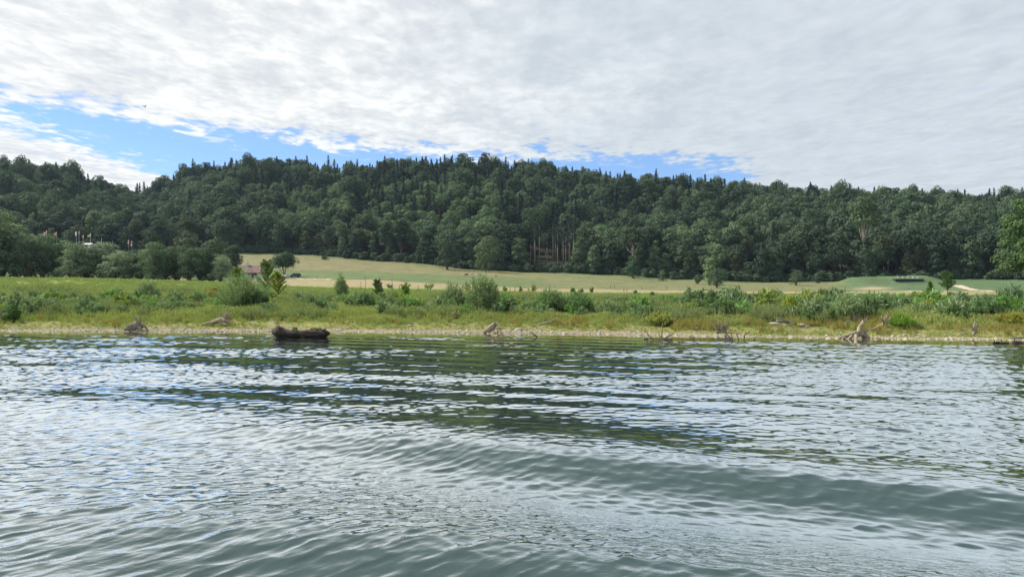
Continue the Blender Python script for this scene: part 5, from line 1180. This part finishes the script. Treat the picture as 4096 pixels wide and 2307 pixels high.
# ------------------------------------------------------------------ grazing animals
def animal(px, row, L, colr, label, seed, face=1, head_down=True):
    x, Y, z = hit(px, row, 250, 400); m = plain('wool_%d' % seed, colr, 0.95, 0.15, 5)
    bm_v = []; bm_e = []; rad = []
    def v(p, r, par=None):
        bm_v.append(p); rad.append(r)
        if par is not None: bm_e.append((par, len(bm_v)-1))
        return len(bm_v)-1
    h = 0.62; f = face
    a = v((0, 0, h+.12), (.27, .29)); b = v((-.42*f, 0, h+.13), (.25, .27), a); c = v((.45*f, 0, h+.14), (.25, .28), a)
    n1 = v((.68*f, 0, h+(.10 if head_down else .35)), (.14, .15), c); n2 = v((.88*f, 0, h-(.25 if head_down else -.5)), (.10, .11), n1); v((1.0*f, 0, h-(.45 if head_down else -.42)), (.055, .06), n2)
    tl = v((-.66*f, 0, h+.15), (.08, .08), b); v((-.74*f, 0, h-.1), (.04, .04), tl)
    for sx, par in ((-1, b), (1, c)):
        for sy in (-1, 1):
            k = v((sx*.42*f, sy*.15, h-.10), (.11, .11), par); k2 = v((sx*.40*f-.05*f, sy*.16, h*.5), (.06, .06), k); v((sx*.42*f, sy*.16, .02), (.05, .045), k2)
    me = bpy.data.meshes.new('body'); me.from_pydata(bm_v, bm_e, []); me.materials.append(m)
    o = bpy.data.objects.new('grazing_sheep', me); COL.objects.link(o); o.location = (x, Y, z); o.scale = (L/1.5,)*3
    sk = o.modifiers.new('skin', 'SKIN'); ss = o.modifiers.new('smooth', 'SUBSURF'); ss.levels = 1; ss.render_levels = 1
    if not me.skin_vertices: me.attributes.new('dummy', 'FLOAT', 'POINT')
    try:
        for i, s_ in enumerate(me.skin_vertices[0].data): s_.radius = rad[i]
        me.skin_vertices[0].data[0].use_root = True
    except Exception: pass
    tag(o, label, 'sheep'); o['group'] = 'animals grazing on the pasture'; return o
animal(1866, 1103, 1.7, (.04, .035, .03), 'dark animal grazing, leftmost on the pasture', 1, -1)
animal(1886, 1099, 1.8, (.50, .43, .33), 'cream animal grazing just right of the dark one', 2, 1)
animal(1908, 1105, 1.6, (.52, .46, .36), 'cream animal grazing directly above the tall centre willow', 3, -1)
animal(1983, 1106, 1.2, (.16, .08, .045), 'small brown animal grazing alone on the right', 4, 1)
# ------------------------------------------------------------------ near tree reaching in at the right frame edge
def near_tree():
    Y = 66.0; x, Y, z = at(4305, Y); rg = np.random.RandomState(900); e = empty('overhanging_tree', (x, Y, z)); tag(e, 'near bright green tree reaching in at the right frame edge', 'tree')
    mb = MB(); tb = MB(); H = CAMZ+(1152-705)/F*Y - z; top = H
    tube(tb, [[0, 0, -.5], [-.1, 0, H*.3], [.1, 0, H*.6], [0, 0, H*.92]], [.38, .3, .2, .05], 10, .06, rg)
    for k in range(120):
        zc = rg.uniform(.25, .98)*H; prof = 6.3*math.sin(math.pi*min(1, max(0.04, (zc/H-.08)/.95)))**0.6; a = rg.uniform(0, 6.283); rr = prof*rg.uniform(.55, 1.0)
        c = np.array([math.cos(a)*rr, math.sin(a)*rr, zc]); r = rg.uniform(.6, 1.15)
        v, q = crown_leaves(rg, c, np.array([r*1.2, r*1.2, r*.75]), 330, .24, .15); mb.add(v, q)
        if k % 2 == 0: tube(tb, [[0, 0, zc*.72], c*[.5, .5, .9], c], [.09, .06, .02], 5)
    v, q = crown_leaves(rg, np.array([0, 0, H*.55]), np.array([3.0, 3.0, H*.36]), 2200, .5, .32); mb.add(v, q)
    c_ = mb.build('crown', M['pale'], e); tb.build('trunk', M['bark'], e, True)
near_tree()
# small bird high over the hill
def bird():
    Y = 150.0; x = (578-2048)/F*Y; z = CAMZ+(1152-425)/F*Y; m = plain('bird_feathers', (.03, .03, .03), .8)
    e = empty('bird', (x, Y, z), R(70)); tag(e, 'tiny dark bird flying in the sky over the left hill', 'bird')
    mb = MB(); tube(mb, [[-.28, 0, 0], [-.1, 0, 0], [.12, 0, .02], [.24, 0, .04], [.32, 0, .03]], [.02, .07, .08, .05, .01], 8); mb.build('body', m, e, True)
    for s_ in (-1, 1):
        mb = MB(); mb.add([[.12, s_*.05, .03], [-.08, s_*.05, .03], [-.10, s_*.38, .20], [.08, s_*.36, .21], [-.06, s_*.72, .10], [.12, s_*.05, .045], [-.08, s_*.05, .045], [-.10, s_*.38, .215], [.08, s_*.36, .225], [-.06, s_*.72, .105]], [[0, 1, 2, 3], [8, 7, 6, 5]], [[3, 2, 4], [8, 9, 7]]); mb.build('wing', m, e)
bird()
# ------------------------------------------------------------------ air between us and the hill
def haze():
    mb = MB(); mb.box(-2600, -700, -7.5, 2600, 1500, 260)
    m = bpy.data.materials.new('haze'); m.use_nodes = True; m.node_tree.nodes.clear(); N = NT(m.node_tree)
    v = N.node('ShaderNodeVolumePrincipled', {'Color': (0.55, 0.76, 1.0), 'Density': 0.00005, 'Anisotropy': 0.2})
    o = N.node('ShaderNodeOutputMaterial'); N.l.new(v.outputs[0], o.inputs['Volume'])
    tag(mb.build('haze', m), 'thin bluish haze over the river valley', 'haze', kind='stuff')
haze()
